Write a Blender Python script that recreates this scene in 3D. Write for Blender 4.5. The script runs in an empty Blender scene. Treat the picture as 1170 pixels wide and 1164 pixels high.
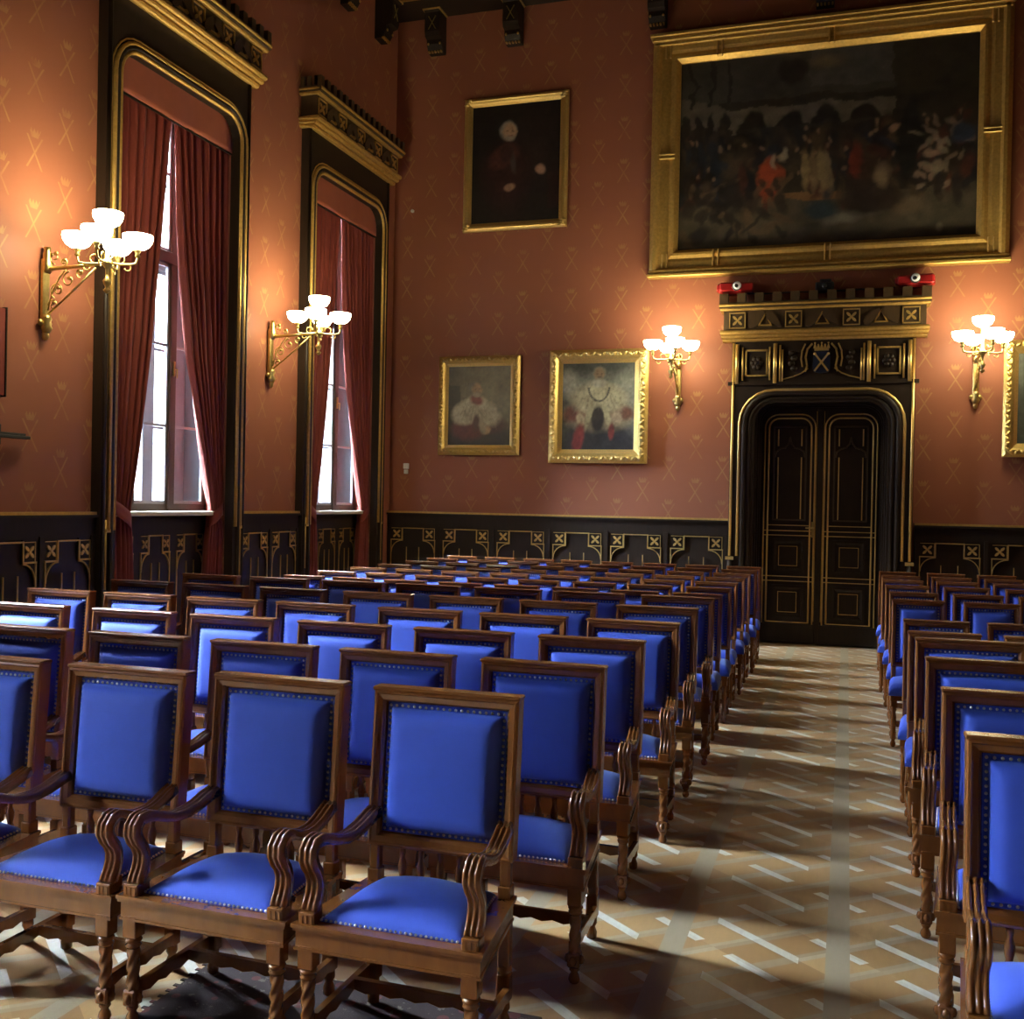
import bpy, math, random
import numpy as np
from mathutils import Vector, Matrix
random.seed(7)
C = bpy.context.scene.collection
PI = math.pi
U = 0.66            # one armchair pitch in metres

# ------------------------------------------------------------------ materials
def new_mat(name):
    m = bpy.data.materials.new(name); m.use_nodes = True
    nt = m.node_tree; b = nt.nodes['Principled BSDF']
    return m, nt, b

def math_node(nt, op, a, b=None, c=None, clamp=False):
    n = nt.nodes.new('ShaderNodeMath'); n.operation = op; n.use_clamp = clamp
    for i, v in enumerate((a, b, c)):
        if v is None: continue
        if isinstance(v, (int, float)): n.inputs[i].default_value = v
        else: nt.links.new(v, n.inputs[i])
    return n.outputs[0]

def mix_col(nt, f, a, b):
    n = nt.nodes.new('ShaderNodeMix'); n.data_type = 'RGBA'
    for s, v in ((n.inputs[0], f), (n.inputs[6], a), (n.inputs[7], b)):
        if isinstance(v, (int, float)): s.default_value = v
        elif isinstance(v, tuple): s.default_value = (*v, 1)
        else: nt.links.new(v, s)
    return n.outputs[2]

def noise(nt, scale, vec=None, detail=4, rough=.55):
    n = nt.nodes.new('ShaderNodeTexNoise'); n.inputs['Scale'].default_value = scale
    n.inputs['Detail'].default_value = detail; n.inputs['Roughness'].default_value = rough
    if vec is not None: nt.links.new(vec, n.inputs['Vector'])
    return n.outputs['Fac']

def obj_coord(nt, scale=(1, 1, 1)):
    t = nt.nodes.new('ShaderNodeTexCoord'); m = nt.nodes.new('ShaderNodeMapping')
    m.inputs['Scale'].default_value = scale
    nt.links.new(t.outputs['Object'], m.inputs['Vector'])
    return m.outputs['Vector']

def bump(nt, b, h, strength=.3, dist=.01):
    n = nt.nodes.new('ShaderNodeBump'); n.inputs['Strength'].default_value = strength
    n.inputs['Distance'].default_value = dist
    nt.links.new(h, n.inputs['Height']); nt.links.new(n.outputs[0], b.inputs['Normal'])

def wood(name, dark, light, rough=.3, grain=(30, 30, 4), coat=.3):
    m, nt, b = new_mat(name)
    v = obj_coord(nt, grain)
    f = noise(nt, 1.2, v, 6, .6)
    f = math_node(nt, 'MULTIPLY_ADD', f, 1.0, 0.0, clamp=True)
    nt.links.new(mix_col(nt, f, dark, light), b.inputs['Base Color'])
    b.inputs['Roughness'].default_value = rough
    b.inputs['Coat Weight'].default_value = coat; b.inputs['Coat Roughness'].default_value = .09
    return m

def plain(name, col, rough=.5, metal=0, var=0.0, vs=20, bmp=0, bs=40):
    m, nt, b = new_mat(name)
    b.inputs['Roughness'].default_value = rough; b.inputs['Metallic'].default_value = metal
    if var:
        f = noise(nt, vs, obj_coord(nt))
        nt.links.new(mix_col(nt, f, tuple(c*(1-var) for c in col), tuple(min(1, c*(1+var)) for c in col)), b.inputs['Base Color'])
    else: b.inputs['Base Color'].default_value = (*col, 1)
    if bmp: bump(nt, b, noise(nt, bs, obj_coord(nt)), bmp, .006)
    return m

M = {}
M['wood'] = wood('walnut', (.12, .036, .008), (.27, .088, .017), .25, (14, 14, 3), .4)
M['dark_wood'] = wood('black_oak', (.014, .008, .005), (.030, .017, .010), .48, (25, 25, 3), .03)
M['dark_wood'].node_tree.nodes['Principled BSDF'].inputs['Specular IOR Level'].default_value = .22
M['brown_wood'] = wood('brown_oak', (.035, .020, .009), (.085, .048, .020), .4, (25, 25, 3), .1)
M['gilt'] = plain('gilt', (.80, .54, .18), .38, .8, .25, 60, .25, 90)
M['old_gilt'] = plain('old_gilt', (.60, .37, .10), .45, .7, .35, 30, .3, 60)
M['carved_gilt'] = plain('carved_gilt', (.82, .56, .19), .33, .8, .3, 40, .8, 55)
M['brass'] = plain('brass', (.55, .42, .16), .35, 1, .3, 50)
M['nail'] = plain('nail', (.66, .60, .50), .3, 1)
M['black_metal'] = plain('black_metal', (.012, .012, .013), .45)
M['white_paint'] = plain('window_paint', (.42, .40, .42), .45, 0, .1)
M['brown_paint'] = plain('window_brown', (.085, .055, .045), .4, 0, .15)
M['stone_sill'] = plain('sill_paint', (.62, .55, .42), .4, 0, .1)
M['plaster_red'] = plain('reveal_paint', (.20, .055, .03), .7, 0, .15)
M['stone_grey'] = plain('stone_grey', (.16, .155, .165), .8, 0, .1)
M['red_lamp'] = plain('red_lamp', (.30, .012, .012), .35)
M['lens'] = plain('lens', (.85, .85, .85), .2)
M['white'] = plain('white_plastic', (.8, .8, .78), .4)
M['shield_blue'] = plain('shield_blue', (.010, .014, .030), .4, 0, .2)

def fabric(name, col, sheen, rough=.75):
    m, nt, b = new_mat(name)
    f = noise(nt, 9, obj_coord(nt))
    nt.links.new(mix_col(nt, f, tuple(c*.86 for c in col), tuple(c*1.1 for c in col)), b.inputs['Base Color'])
    b.inputs['Roughness'].default_value = rough
    b.inputs['Sheen Weight'].default_value = sheen; b.inputs['Sheen Roughness'].default_value = .4
    b.inputs['Sheen Tint'].default_value = (.55, .72, 1, 1)
    b.inputs['Specular IOR Level'].default_value = .3
    bump(nt, b, noise(nt, 420, obj_coord(nt), 2), .15, .002)
    return m
M['blue'] = fabric('blue_velvet', (.052, .094, .49), .30)
M['curtain'] = fabric('curtain_velvet', (.20, .035, .022), .12)
M['curtain'].node_tree.nodes['Principled BSDF'].inputs['Sheen Tint'].default_value = (1, .7, .65, 1)
M['valance'] = fabric('valance_cloth', (.30, .075, .035), .1)
M['valance'].node_tree.nodes['Principled BSDF'].inputs['Sheen Tint'].default_value = (1, .7, .6, 1)

def emis(name, col, s):
    m, nt, b = new_mat(name)
    b.inputs['Base Color'].default_value = (.9, .88, .82, 1)
    b.inputs['Emission Color'].default_value = (*col, 1); b.inputs['Emission Strength'].default_value = s
    return m
M['bowl'] = emis('lit_opal_glass', (1, .91, .57), 31)

def glass():
    m, nt, b = new_mat('window_glass'); nt.nodes.remove(b)
    o = nt.nodes['Material Output']
    t = nt.nodes.new('ShaderNodeBsdfTransparent'); g = nt.nodes.new('ShaderNodeBsdfGlossy')
    g.inputs['Roughness'].default_value = .02
    t.inputs[0].default_value = (.93, .95, .96, 1)
    lw = nt.nodes.new('ShaderNodeLayerWeight'); lw.inputs[0].default_value = .5
    fr = math_node(nt, 'MULTIPLY_ADD', math_node(nt, 'POWER', lw.outputs['Facing'], 5), .9, .04)
    mx = nt.nodes.new('ShaderNodeMixShader')
    nt.links.new(fr, mx.inputs[0]); nt.links.new(t.outputs[0], mx.inputs[1]); nt.links.new(g.outputs[0], mx.inputs[2])
    nt.links.new(mx.outputs[0], o.inputs[0]); return m
M['glass'] = glass()

def wallpaper(name, axis):
    m, nt, b = new_mat(name)
    t = nt.nodes.new('ShaderNodeTexCoord'); s = nt.nodes.new('ShaderNodeSeparateXYZ')
    nt.links.new(t.outputs['Object'], s.inputs[0])
    u, v = s.outputs[axis], s.outputs[2]
    P, Q = .345, .565
    K = lambda op, a, b_=None, c=None, cl=False: math_node(nt, op, a, b_, c, cl)
    us = K('DIVIDE', u, P); col = K('FLOOR', us)
    pu = K('MULTIPLY', K('SUBTRACT', K('SUBTRACT', us, col), .5), P)
    par = K('MULTIPLY', K('FRACT', K('MULTIPLY', col, .5)), 1.0)         # 0 or .5
    vv = K('ADD', K('DIVIDE', v, Q), par)
    pv = K('MULTIPLY', K('SUBTRACT', K('FRACT', vv), .5), Q)
    vx = K('ADD', pv, .045)
    d1 = K('ABSOLUTE', K('SUBTRACT', pu, K('MULTIPLY', vx, .62)))
    d2 = K('ABSOLUTE', K('ADD', pu, K('MULTIPLY', vx, .62)))
    line = K('SUBTRACT', 1.0, K('MULTIPLY', K('MINIMUM', d1, d2), 75.0), None, True)
    line = K('MULTIPLY', line, 1.3, None, True)
    rng_ = K('LESS_THAN', K('ABSOLUTE', vx), .13)
    cross = K('MULTIPLY', line, rng_)
    # crown: a flaring band with three points
    apu = K('ABSOLUTE', pu)
    cv = K('SUBTRACT', pv, .075)
    wid = K('LESS_THAN', apu, K('MULTIPLY_ADD', cv, .45, .035))
    low = K('GREATER_THAN', cv, 0.0)
    tooth = K('PINGPONG', K('ADD', pu, .5), .017)
    top = K('LESS_THAN', cv, K('MULTIPLY_ADD', tooth, 2.2, .036))
    crown = K('MULTIPLY', K('MULTIPLY', wid, low), top)
    mask = K('MAXIMUM', cross, K('MULTIPLY', crown, .8))
    worn = noise(nt, 6, t.outputs['Object'])
    mask = K('MULTIPLY', mask, K('MULTIPLY_ADD', worn, 1.3, -.30, True))
    nz = noise(nt, 1.6, t.outputs['Object'], 3)
    base = mix_col(nt, nz, (.270, .092, .050), (.330, .115, .062))
    nt.links.new(mix_col(nt, mask, base, (.50, .28, .095)), b.inputs['Base Color'])
    b.inputs['Roughness'].default_value = .5
    b.inputs['Specular IOR Level'].default_value = .22
    bump(nt, b, noise(nt, 260, t.outputs['Object'], 2), .06, .002)
    return m
M['paper_x'] = wallpaper('wallpaper_end', 0)
M['paper_y'] = wallpaper('wallpaper_side', 1)

def parquet():
    m, nt, b = new_mat('parquet')
    t = nt.nodes.new('ShaderNodeTexCoord'); s = nt.nodes.new('ShaderNodeSeparateXYZ')
    nt.links.new(t.outputs['Object'], s.inputs[0])
    K = lambda op, a, b_=None, c=None, cl=False: math_node(nt, op, a, b_, c, cl)
    x, y = s.outputs[0], s.outputs[1]
    xs = K('DIVIDE', x, .63); ys = K('DIVIDE', y, .54)
    ax = K('ABSOLUTE', K('MULTIPLY', K('SUBTRACT', K('FRACT', K('ADD', xs, .5)), .5), .63))
    band = K('LESS_THAN', ax, .045)
    S = K('ADD', xs, ys); D = K('SUBTRACT', xs, ys)
    slat1 = K('LESS_THAN', K('FRACT', K('MULTIPLY', K('ADD', S, .06), 2)), .22)
    slat2 = K('LESS_THAN', K('FRACT', K('MULTIPLY', K('ADD', D, .06), 2)), .26)
    cell = nt.nodes.new('ShaderNodeCombineXYZ')
    nt.links.new(K('FLOOR', K('MULTIPLY', S, 2)), cell.inputs[0]); nt.links.new(K('FLOOR', K('MULTIPLY', D, 2)), cell.inputs[1])
    wn = nt.nodes.new('ShaderNodeTexWhiteNoise'); nt.links.new(cell.outputs[0], wn.inputs['Vector'])
    r = wn.outputs['Value']
    g = noise(nt, 3, obj_coord(nt, (14, 3, 1)), 5)
    sq = mix_col(nt, r, (.40, .205, .072), (.60, .35, .135))
    l2 = mix_col(nt, r, (.42, .29, .155), (.56, .42, .25))
    l1 = mix_col(nt, r, (.72, .65, .50), (.85, .80, .67))
    # light slats only reach part-way across each panel
    odd = K('GREATER_THAN', K('FRACT', K('ADD', S, .06)), .5)
    fx = K('FRACT', xs)
    mid = K('LESS_THAN', K('ABSOLUTE', K('SUBTRACT', fx, .5)), .27)
    edge = K('LESS_THAN', K('FRACT', K('ADD', D, .30)), .62)
    vis = K('ADD', K('MULTIPLY', odd, mid), K('MULTIPLY', K('SUBTRACT', 1.0, odd), edge))
    col = mix_col(nt, slat2, sq, l2)
    col = mix_col(nt, K('MULTIPLY', slat1, vis), col, l1)
    col = mix_col(nt, band, col, mix_col(nt, g, (.36, .27, .155), (.52, .42, .27)))
    col = mix_col(nt, K('MULTIPLY', g, .4), col, (.24, .125, .05))
    nt.links.new(col, b.inputs['Base Color'])
    b.inputs['Roughness'].default_value = .30
    nt.links.new(K('MULTIPLY_ADD', noise(nt, 5, t.outputs['Object']), .22, .22), b.inputs['Roughness'])
    bump(nt, b, g, .05, .003)
    return m
M['parquet'] = parquet()

def rug_mat():
    m, nt, b = new_mat('rug_wool')
    v = obj_coord(nt)
    vo = nt.nodes.new('ShaderNodeTexVoronoi'); vo.inputs['Scale'].default_value = 14
    nt.links.new(v, vo.inputs['Vector'])
    f = noise(nt, 24, v)
    c = mix_col(nt, math_node(nt, 'LESS_THAN', vo.outputs['Distance'], .32), (.042, .018, .012), (.12, .024, .016))
    c = mix_col(nt, math_node(nt, 'GREATER_THAN', f, .63), c, (.13, .09, .06))
    nt.links.new(c, b.inputs['Base Color']); b.inputs['Roughness'].default_value = .95
    bump(nt, b, noise(nt, 300, v), .5, .004)
    return m
M['rug'] = rug_mat()

def canvas_mat():
    m, nt, b = new_mat('oil_paint')
    a = nt.nodes.new('ShaderNodeAttribute'); a.attribute_name = 'paint'
    nt.links.new(a.outputs['Color'], b.inputs['Base Color'])
    b.inputs['Roughness'].default_value = .42
    bump(nt, b, noise(nt, 90, obj_coord(nt)), .15, .003)
    return m
M['oil'] = canvas_mat()

# ------------------------------------------------------------------ mesh builder
class MB:
    def __init__(s): s.v = []; s.f = []; s.m = []; s.mats = []; s.cur = 0; s.sm = []; s.smooth = False
    def mat(s, key):
        if key not in s.mats: s.mats.append(key)
        s.cur = s.mats.index(key); return s
    def add(s, vs, fs, smooth=None):
        o = len(s.v); s.v += [tuple(p) for p in vs]
        for f in fs:
            s.f.append(tuple(o+i for i in f)); s.m.append(s.cur); s.sm.append(s.smooth if smooth is None else smooth)
    def box(s, x0, x1, y0, y1, z0, z1, bev=0):
        if x0 > x1: x0, x1 = x1, x0
        if y0 > y1: y0, y1 = y1, y0
        if z0 > z1: z0, z1 = z1, z0
        if bev <= 0:
            vs = [(x, y, z) for z in (z0, z1) for y in (y0, y1) for x in (x0, x1)]
            s.add(vs, [(0, 2, 3, 1), (4, 5, 7, 6), (0, 1, 5, 4), (2, 6, 7, 3), (0, 4, 6, 2), (1, 3, 7, 5)], False); return
        b = min(bev, (x1-x0)*.49, (y1-y0)*.49, (z1-z0)*.49)
        # chamfered box: octagon-less, 24 verts
        vs = []; idx = {}
        for sx in (0, 1):
            for sy in (0, 1):
                for sz in (0, 1):
                    X = (x0, x1)[sx]; Y = (y0, y1)[sy]; Z = (z0, z1)[sz]
                    dx = b if sx == 0 else -b; dy = b if sy == 0 else -b; dz = b if sz == 0 else -b
                    idx[sx, sy, sz, 0] = len(vs); vs.append((X, Y+dy, Z+dz))
                    idx[sx, sy, sz, 1] = len(vs); vs.append((X+dx, Y, Z+dz))
                    idx[sx, sy, sz, 2] = len(vs); vs.append((X+dx, Y+dy, Z))
        fs = []
        I = lambda a, c, e, k: idx[a, c, e, k]
        for a in (0, 1):
            fs.append([I(a, 0, 0, 0), I(a, 1, 0, 0), I(a, 1, 1, 0), I(a, 0, 1, 0)])
            fs.append([I(0, a, 0, 1), I(1, a, 0, 1), I(1, a, 1, 1), I(0, a, 1, 1)])
            fs.append([I(0, 0, a, 2), I(1, 0, a, 2), I(1, 1, a, 2), I(0, 1, a, 2)])
        for a in (0, 1):
            for c in (0, 1):
                fs.append([I(a, c, 0, 0), I(a, c, 1, 0), I(a, c, 1, 1), I(a, c, 0, 1)])
                fs.append([I(a, 0, c, 0), I(a, 1, c, 0), I(a, 1, c, 2), I(a, 0, c, 2)])
                fs.append([I(0, a, c, 1), I(1, a, c, 1), I(1, a, c, 2), I(0, a, c, 2)])
                for e in (0, 1): fs.append([I(a, c, e, 0), I(a, c, e, 1), I(a, c, e, 2)])
        ctr = Vector(((x0+x1)/2, (y0+y1)/2, (z0+z1)/2)); out = []
        for f in fs:
            p = [Vector(vs[i]) for i in f]; n = (p[1]-p[0]).cross(p[2]-p[0]); mid = sum(p, Vector())/len(p)
            out.append(tuple(f) if n.dot(mid-ctr) > 0 else tuple(reversed(f)))
        s.add(vs, out, False)
    def lathe(s, prof, cx=0, cy=0, n=10, z0=0, smooth=True, axis=None):
        # prof: list of (r, z)
        vs = []; fs = []
        for r, z in prof:
            for k in range(n):
                a = 2*PI*k/n; vs.append((cx+r*math.cos(a), cy+r*math.sin(a), z0+z))
        L = len(prof)
        for i in range(L-1):
            for k in range(n):
                fs.append((i*n+k, i*n+(k+1) % n, (i+1)*n+(k+1) % n, (i+1)*n+k))
        fs.append(tuple(range(n))[::-1]); fs.append(tuple((L-1)*n+k for k in range(n)))
        if axis: vs = [axis(p) for p in vs]
        s.add(vs, fs, smooth)
    def tube(s, pts, r, n=6, smooth=True, closed=False):
        pts = [Vector(p) for p in pts]; N = len(pts); vs = []; fs = []
        rr = r if isinstance(r, (list, tuple)) else [r]*N
        ref = None
        for i, p in enumerate(pts):
            if closed: t = pts[(i+1) % N]-pts[i-1]
            else: t = pts[min(i+1, N-1)]-pts[max(i-1, 0)]
            t.normalize()
            if ref is None:
                ref = Vector((0, 0, 1)) if abs(t.z) < .9 else Vector((1, 0, 0))
            a = (ref-t*ref.dot(t))
            if a.length < 1e-4: a = t.orthogonal()
            a.normalize(); ref = a; b = t.cross(a)
            # widen at mitred corners
            k = 1
            if 0 < i < N-1 or closed:
                d1 = (pts[i]-pts[i-1]).normalized(); d2 = (pts[(i+1) % N]-pts[i]).normalized()
                k = 1/max(.6, math.sqrt(max(0, (1+d1.dot(d2))/2)))
            for j in range(n):
                an = 2*PI*j/n
                vs.append(p+(a*math.cos(an)+b*math.sin(an))*rr[i]*(k if k < 1.2 else k))
        for i in range(N-1 if not closed else N):
            i2 = (i+1) % N
            for j in range(n):
                fs.append((i*n+j, i*n+(j+1) % n, i2*n+(j+1) % n, i2*n+j))
        if not closed:
            fs.append(tuple(range(n))[::-1]); fs.append(tuple((N-1)*n+j for j in range(n)))
        s.add(vs, fs, smooth)
    def ell(s, c, r, n=8, k=5, smooth=True, half=None):
        # ellipsoid
        vs = []; fs = []
        for i in range(k+1):
            th = PI*i/k
            for j in range(n):
                a = 2*PI*j/n
                vs.append((c[0]+r[0]*math.sin(th)*math.cos(a), c[1]+r[1]*math.sin(th)*math.sin(a), c[2]+r[2]*math.cos(th)))
        for i in range(k):
            for j in range(n): fs.append((i*n+j, (i+1)*n+j, (i+1)*n+(j+1) % n, i*n+(j+1) % n))
        s.add(vs, fs, smooth)
    def prism(s, poly, f, d0, d1, smooth=False):
        # poly in (u, v); f(u, v, d) -> world
        n = len(poly)
        vs = [f(u, v, d0) for u, v in poly]+[f(u, v, d1) for u, v in poly]
        fs = [tuple(range(n)), tuple(range(2*n-1, n-1, -1))]+[(i, i+n, (i+1) % n+n, (i+1) % n) for i in range(n)]
        s.add(vs, fs, smooth)
    def grid(s, fn, nu, nv, smooth=True):
        vs = [fn(i/(nu-1), j/(nv-1)) for j in range(nv) for i in range(nu)]
        fs = [(j*nu+i, j*nu+i+1, (j+1)*nu+i+1, (j+1)*nu+i) for j in range(nv-1) for i in range(nu-1)]
        s.add(vs, fs, smooth)
    def frame(s, x0, x1, z0, z1, prof, f, smooth=False):
        # mitred rectangular frame; prof: list of (inset, height), closed loop; f(u, v, h) -> world
        n = len(prof); vs = []
        for cxn, czn in ((0, 0), (1, 0), (1, 1), (0, 1)):
            for ins, hgt in prof:
                vs.append(f(x0+ins if cxn == 0 else x1-ins, z0+ins if czn == 0 else z1-ins, hgt))
        fs = []
        for c in range(4):
            d = (c+1) % 4
            for i in range(n):
                j = (i+1) % n
                fs.append((c*n+i, d*n+i, d*n+j, c*n+j))
        s.add(vs, fs, smooth)
    def build(s, name, parent=None, fixn=True, shade_angle=None):
        me = bpy.data.meshes.new(name); me.from_pydata(s.v, [], s.f)
        for k in (s.mats or ['wood']): me.materials.append(M[k])
        me.polygons.foreach_set('material_index', s.m); me.polygons.foreach_set('use_smooth', s.sm)
        if fixn:
            import bmesh
            bm = bmesh.new(); bm.from_mesh(me); bmesh.ops.recalc_face_normals(bm, faces=bm.faces); bm.to_mesh(me); bm.free()
        me.update()
        o = bpy.data.objects.new(name, me); C.objects.link(o)
        if parent: o.parent = parent
        return o

def mb(mat): return MB().mat(mat)
def thing(name, label, cat, loc=(0, 0, 0), rz=0, group=None):
    o = bpy.data.objects.new(name, None); C.objects.link(o); o.location = loc; o.rotation_euler = (0, 0, rz)
    o.empty_display_size = .2
    o['label'] = label; o['category'] = cat
    if group: o['group'] = group
    return o
def tag(o, label, cat, group=None):
    o['label'] = label; o['category'] = cat
    if group: o['group'] = group
    return o
def struct(o, label=None, cat=None):
    o['kind'] = 'structure'
    if label: o['label'] = label
    if cat: o['category'] = cat
    return o
def struct_root(name, label, cat, loc=(0, 0, 0)):
    o = bpy.data.objects.new(name, None); C.objects.link(o); o.location = loc
    return struct(o, label, cat)
def kids(o): return [c for c in bpy.data.objects if c.parent == o]
def dup(root, tree, loc, rz, label):
    r = root.copy(); C.objects.link(r); r.location = loc; r.rotation_euler = (0, 0, rz); r['label'] = label
    for ch, subs in tree:
        c = ch.copy(); C.objects.link(c); c.parent = r
        for g in subs:
            d = g.copy(); C.objects.link(d); d.parent = c
    return r
def tree_of(root):
    return [(c, [g for g in kids(c)]) for c in kids(root)]

# ------------------------------------------------------------------ chairs (front faces -Y, origin on the floor under the back's front face)
def nails(m, pts, nrm, r):
    nrm = Vector(nrm).normalized(); a = nrm.orthogonal().normalized(); b = nrm.cross(a)
    for p in pts:
        p = Vector(p); vs = [p+nrm*r*.9]
        for k in range(6):
            an = PI/3*k; vs.append(p+(a*math.cos(an)+b*math.sin(an))*r*.75+nrm*r*.55)
        for k in range(6):
            an = PI/3*k; vs.append(p+(a*math.cos(an)+b*math.sin(an))*r)
        fs = [(0, 1+k, 1+(k+1) % 6) for k in range(6)]+[(1+k, 7+k, 7+(k+1) % 6, 1+(k+1) % 6) for k in range(6)]
        m.add(vs, fs, True)

def line_pts(a, b, step):
    a = Vector(a); b = Vector(b); n = max(1, round((b-a).length/step))
    return [a+(b-a)*(i/n) for i in range(n)]

def pad_profile(d, flange, rise, hgt):
    # d: distance from edge; returns height
    if d < flange: return 0
    t = min(1, (d-flange)/rise)
    return hgt*math.sqrt(max(0, 1-(1-t)**2))

RAKE = .045
def rk(z): return -RAKE*(1.08-z)/.55       # back leans away from the sitter

def make_back(root, W, ztop, zbot, stile, pad_rise=.046):
    hw = W/2
    f = lambda u, v, h: (u, rk(v)-h, v)
    m = mb('wood')
    m.frame(-hw, hw, zbot, ztop, [(0, -.055), (0, -.004), (.004, .004), (.012, .006), (.017, .0), (stile-.012, -.003), (stile-.004, -.014), (stile, -.026), (stile, -.055)], f)
    m.box(-hw-.004, hw+.004, rk(ztop)-.008, rk(ztop)+.058, ztop-.004, ztop+.010, .004)   # top rail cap
    m.build('back_frame', root)
    # upholstered pad
    x0, x1, z0, z1 = -hw+stile, hw-stile, zbot+stile, ztop-stile
    w, h = x1-x0, z1-z0
    m = mb('blue')
    def ss(k, n=17):
        e = [0, .018, .022, .028, .038, .052, .07]
        return e
    us = [0, .018, .0185, .024, .034, .05, .075]; us = us+[w*.35, w*.5, w*.65]+[w-q for q in reversed(us)]
    vs_ = [0, .018, .0185, .024, .034, .05, .075]; vs_ = vs_+[h*.3, h*.5, h*.7]+[h-q for q in reversed(vs_)]
    P = []
    for b in vs_:
        for a in us:
            d = min(a, w-a, b, h-b)
            hh = pad_profile(d, .018, .045, pad_rise)
            hh += .012*(1-(2*a/w-1)**2)*(1-(2*b/h-1)**2)
            z = z0+b
            P.append((x0+a, rk(z)+.024-hh, z))
    nu = len(us); F = [(j*nu+i, j*nu+i+1, (j+1)*nu+i+1, (j+1)*nu+i) for j in range(len(vs_)-1) for i in range(nu-1)]
    m.add(P, F, True)
    # closed reverse side
    zc = (rk(z0)+.045, rk(z1)+.045)
    m.add([(x0, zc[0], z0), (x1, zc[0], z0), (x1, zc[1], z1), (x0, zc[1], z1)], [(0, 1, 2, 3)], False)
    pad = m.build('back_pad', root, fixn=False)
    # nails round the pad
    g = .010
    m = mb('nail')
    cs = [(x0+g, z0+g), (x1-g, z0+g), (x1-g, z1-g), (x0+g, z1-g)]
    pts = []
    for i in range(4):
        a, b = cs[i], cs[(i+1) % 4]
        pts += line_pts((a[0], rk(a[1])+.022, a[1]), (b[0], rk(b[1])+.022, b[1]), .0215)
    nails(m, pts, (0, -1, 0), .0056)
    m.build('nail_trim', pad, fixn=False)

def twist_leg(x, y, ztop, r=.02):
    m = mb('wood')
    m.box(x-.026, x+.026, y-.026, y+.026, ztop-.075, ztop, .003)
    m.lathe([(.02, 0), (.026, .004), (.029, .010), (.026, .016), (.021, .02), (.027, .026), (.024, .034), (.019, .038)][::-1] and
            [(.019, 0), (.024, .004), (.027, .012), (.021, .018), (.026, .022), (.029, .028), (.026, .034), (.02, .038)], x, y, 10, ztop-.113)
    # twisted column
    zb, zt = .115, ztop-.112; n = 20; rings = 34; vs = []; fs = []
    for i in range(rings):
        z = zb+(zt-zb)*i/(rings-1)
        for k in range(n):
            a = 2*PI*k/n; rr = r*(1+.13*math.cos(4*a))
            an = a+(z-zb)*30
            vs.append((x+rr*math.cos(an), y+rr*math.sin(an), z))
    for i in range(rings-1):
        for k in range(n): fs.append((i*n+k, i*n+(k+1) % n, (i+1)*n+(k+1) % n, (i+1)*n+k))
    m.add(vs, fs, True)
    m.box(x-.024, x+.024, y-.024, y+.024, .062, .118, .006)
    for sx, sy in ((0, -1), (-1, 0), (1, 0)):
        m.ell((x+sx*.024, y+sy*.024, .09), (.014, .014, .018), 8, 4)
    m.lathe([(.010, 0), (.017, .004), (.022, .016), (.019, .030), (.012, .042), (.020, .052), (.018, .064)], x, y, 10, 0)
    return m

def rear_leg(x, y0, zt):
    m = mb('wood')
    m.box(x-.021, x+.021, y0-.02, y0+.02, .20, zt, .005)
    m.lathe([(.016, 0), (.024, .006), (.027, .018), (.024, .030), (.018, .036)], x, y0, 8, .178)
    m.box(x-.023, x+.023, y0-.022, y0+.022, .088, .182, .005)
    m.lathe([(.013, 0), (.021, .006), (.022, .03), (.014, .05), (.022, .066), (.020, .092)], x, y0, 8, 0)
    return m

def stretcher_y(x, y0, y1, z=.11):
    m = mb('wood'); n = 9; poly = []
    poly.append((y0, z+.032)); poly.append((y1, z+.032)); poly.append((y1, z-.004))
    for i in range(n, -1, -1):
        t = i/n; yy = y0+(y1-y0)*t
        poly.append((yy, z-.004-(.010*abs(math.sin(t*n*PI/2*1.0)))))
    m.prism(poly, lambda u, v, d: (x+d, u, v), -.011, .011)
    return m

def stretcher_x(x0, x1, y, z=.11):
    m = mb('wood'); n = 11; poly = [(x0, z+.030), (x1, z+.030), (x1, z-.004)]
    for i in range(n, -1, -1):
        t = i/n; poly.append((x0+(x1-x0)*t, z-.004-(.010*abs(math.sin(t*n*PI/2)))))
    m.prism(poly, lambda u, v, d: (u, y+d, v), -.011, .011)
    return m

def cushion(root, yf, yb, wf, wb, z0, zs, dome, overlap=.0):
    # trapezoid seat pad, front at yf; zs side height, dome central rise
    m = mb('blue'); n = 19; k = 17
    def fn(a, b):
        y = yf+(yb-yf)*b; w = wf+(wb-wf)*b
        x = (a-.5)*w
        da = min(a, 1-a)*w; db = min(b, 1-b)*abs(yb-yf); d = min(da, db)
        zz = z0+zs*pad_profile(d, 0, .035, 1) if zs else z0
        s = (1-(2*a-1)**2)*(1-(2*b-1)**2)
        return (x, y, zz+dome*s**.8)
    # denser near edges
    def warp(t): return .5-.5*math.cos(PI*t) if True else t
    m.grid(lambda a, b: fn(warp(a), warp(b)), n, k)
    # skirt
    ring = [((-wf/2), yf), ((wf/2), yf), ((wb/2), yb), ((-wb/2), yb)]
    zb = z0-.02
    vs = [(x, y, z0) for x, y in ring]+[(x, y, zb) for x, y in ring]
    m.add(vs, [(0, 1, 5, 4), (1, 2, 6, 5), (2, 3, 7, 6), (3, 0, 4, 7), (4, 5, 6, 7)], False)
    return m.build('seat_pad', root)

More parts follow.
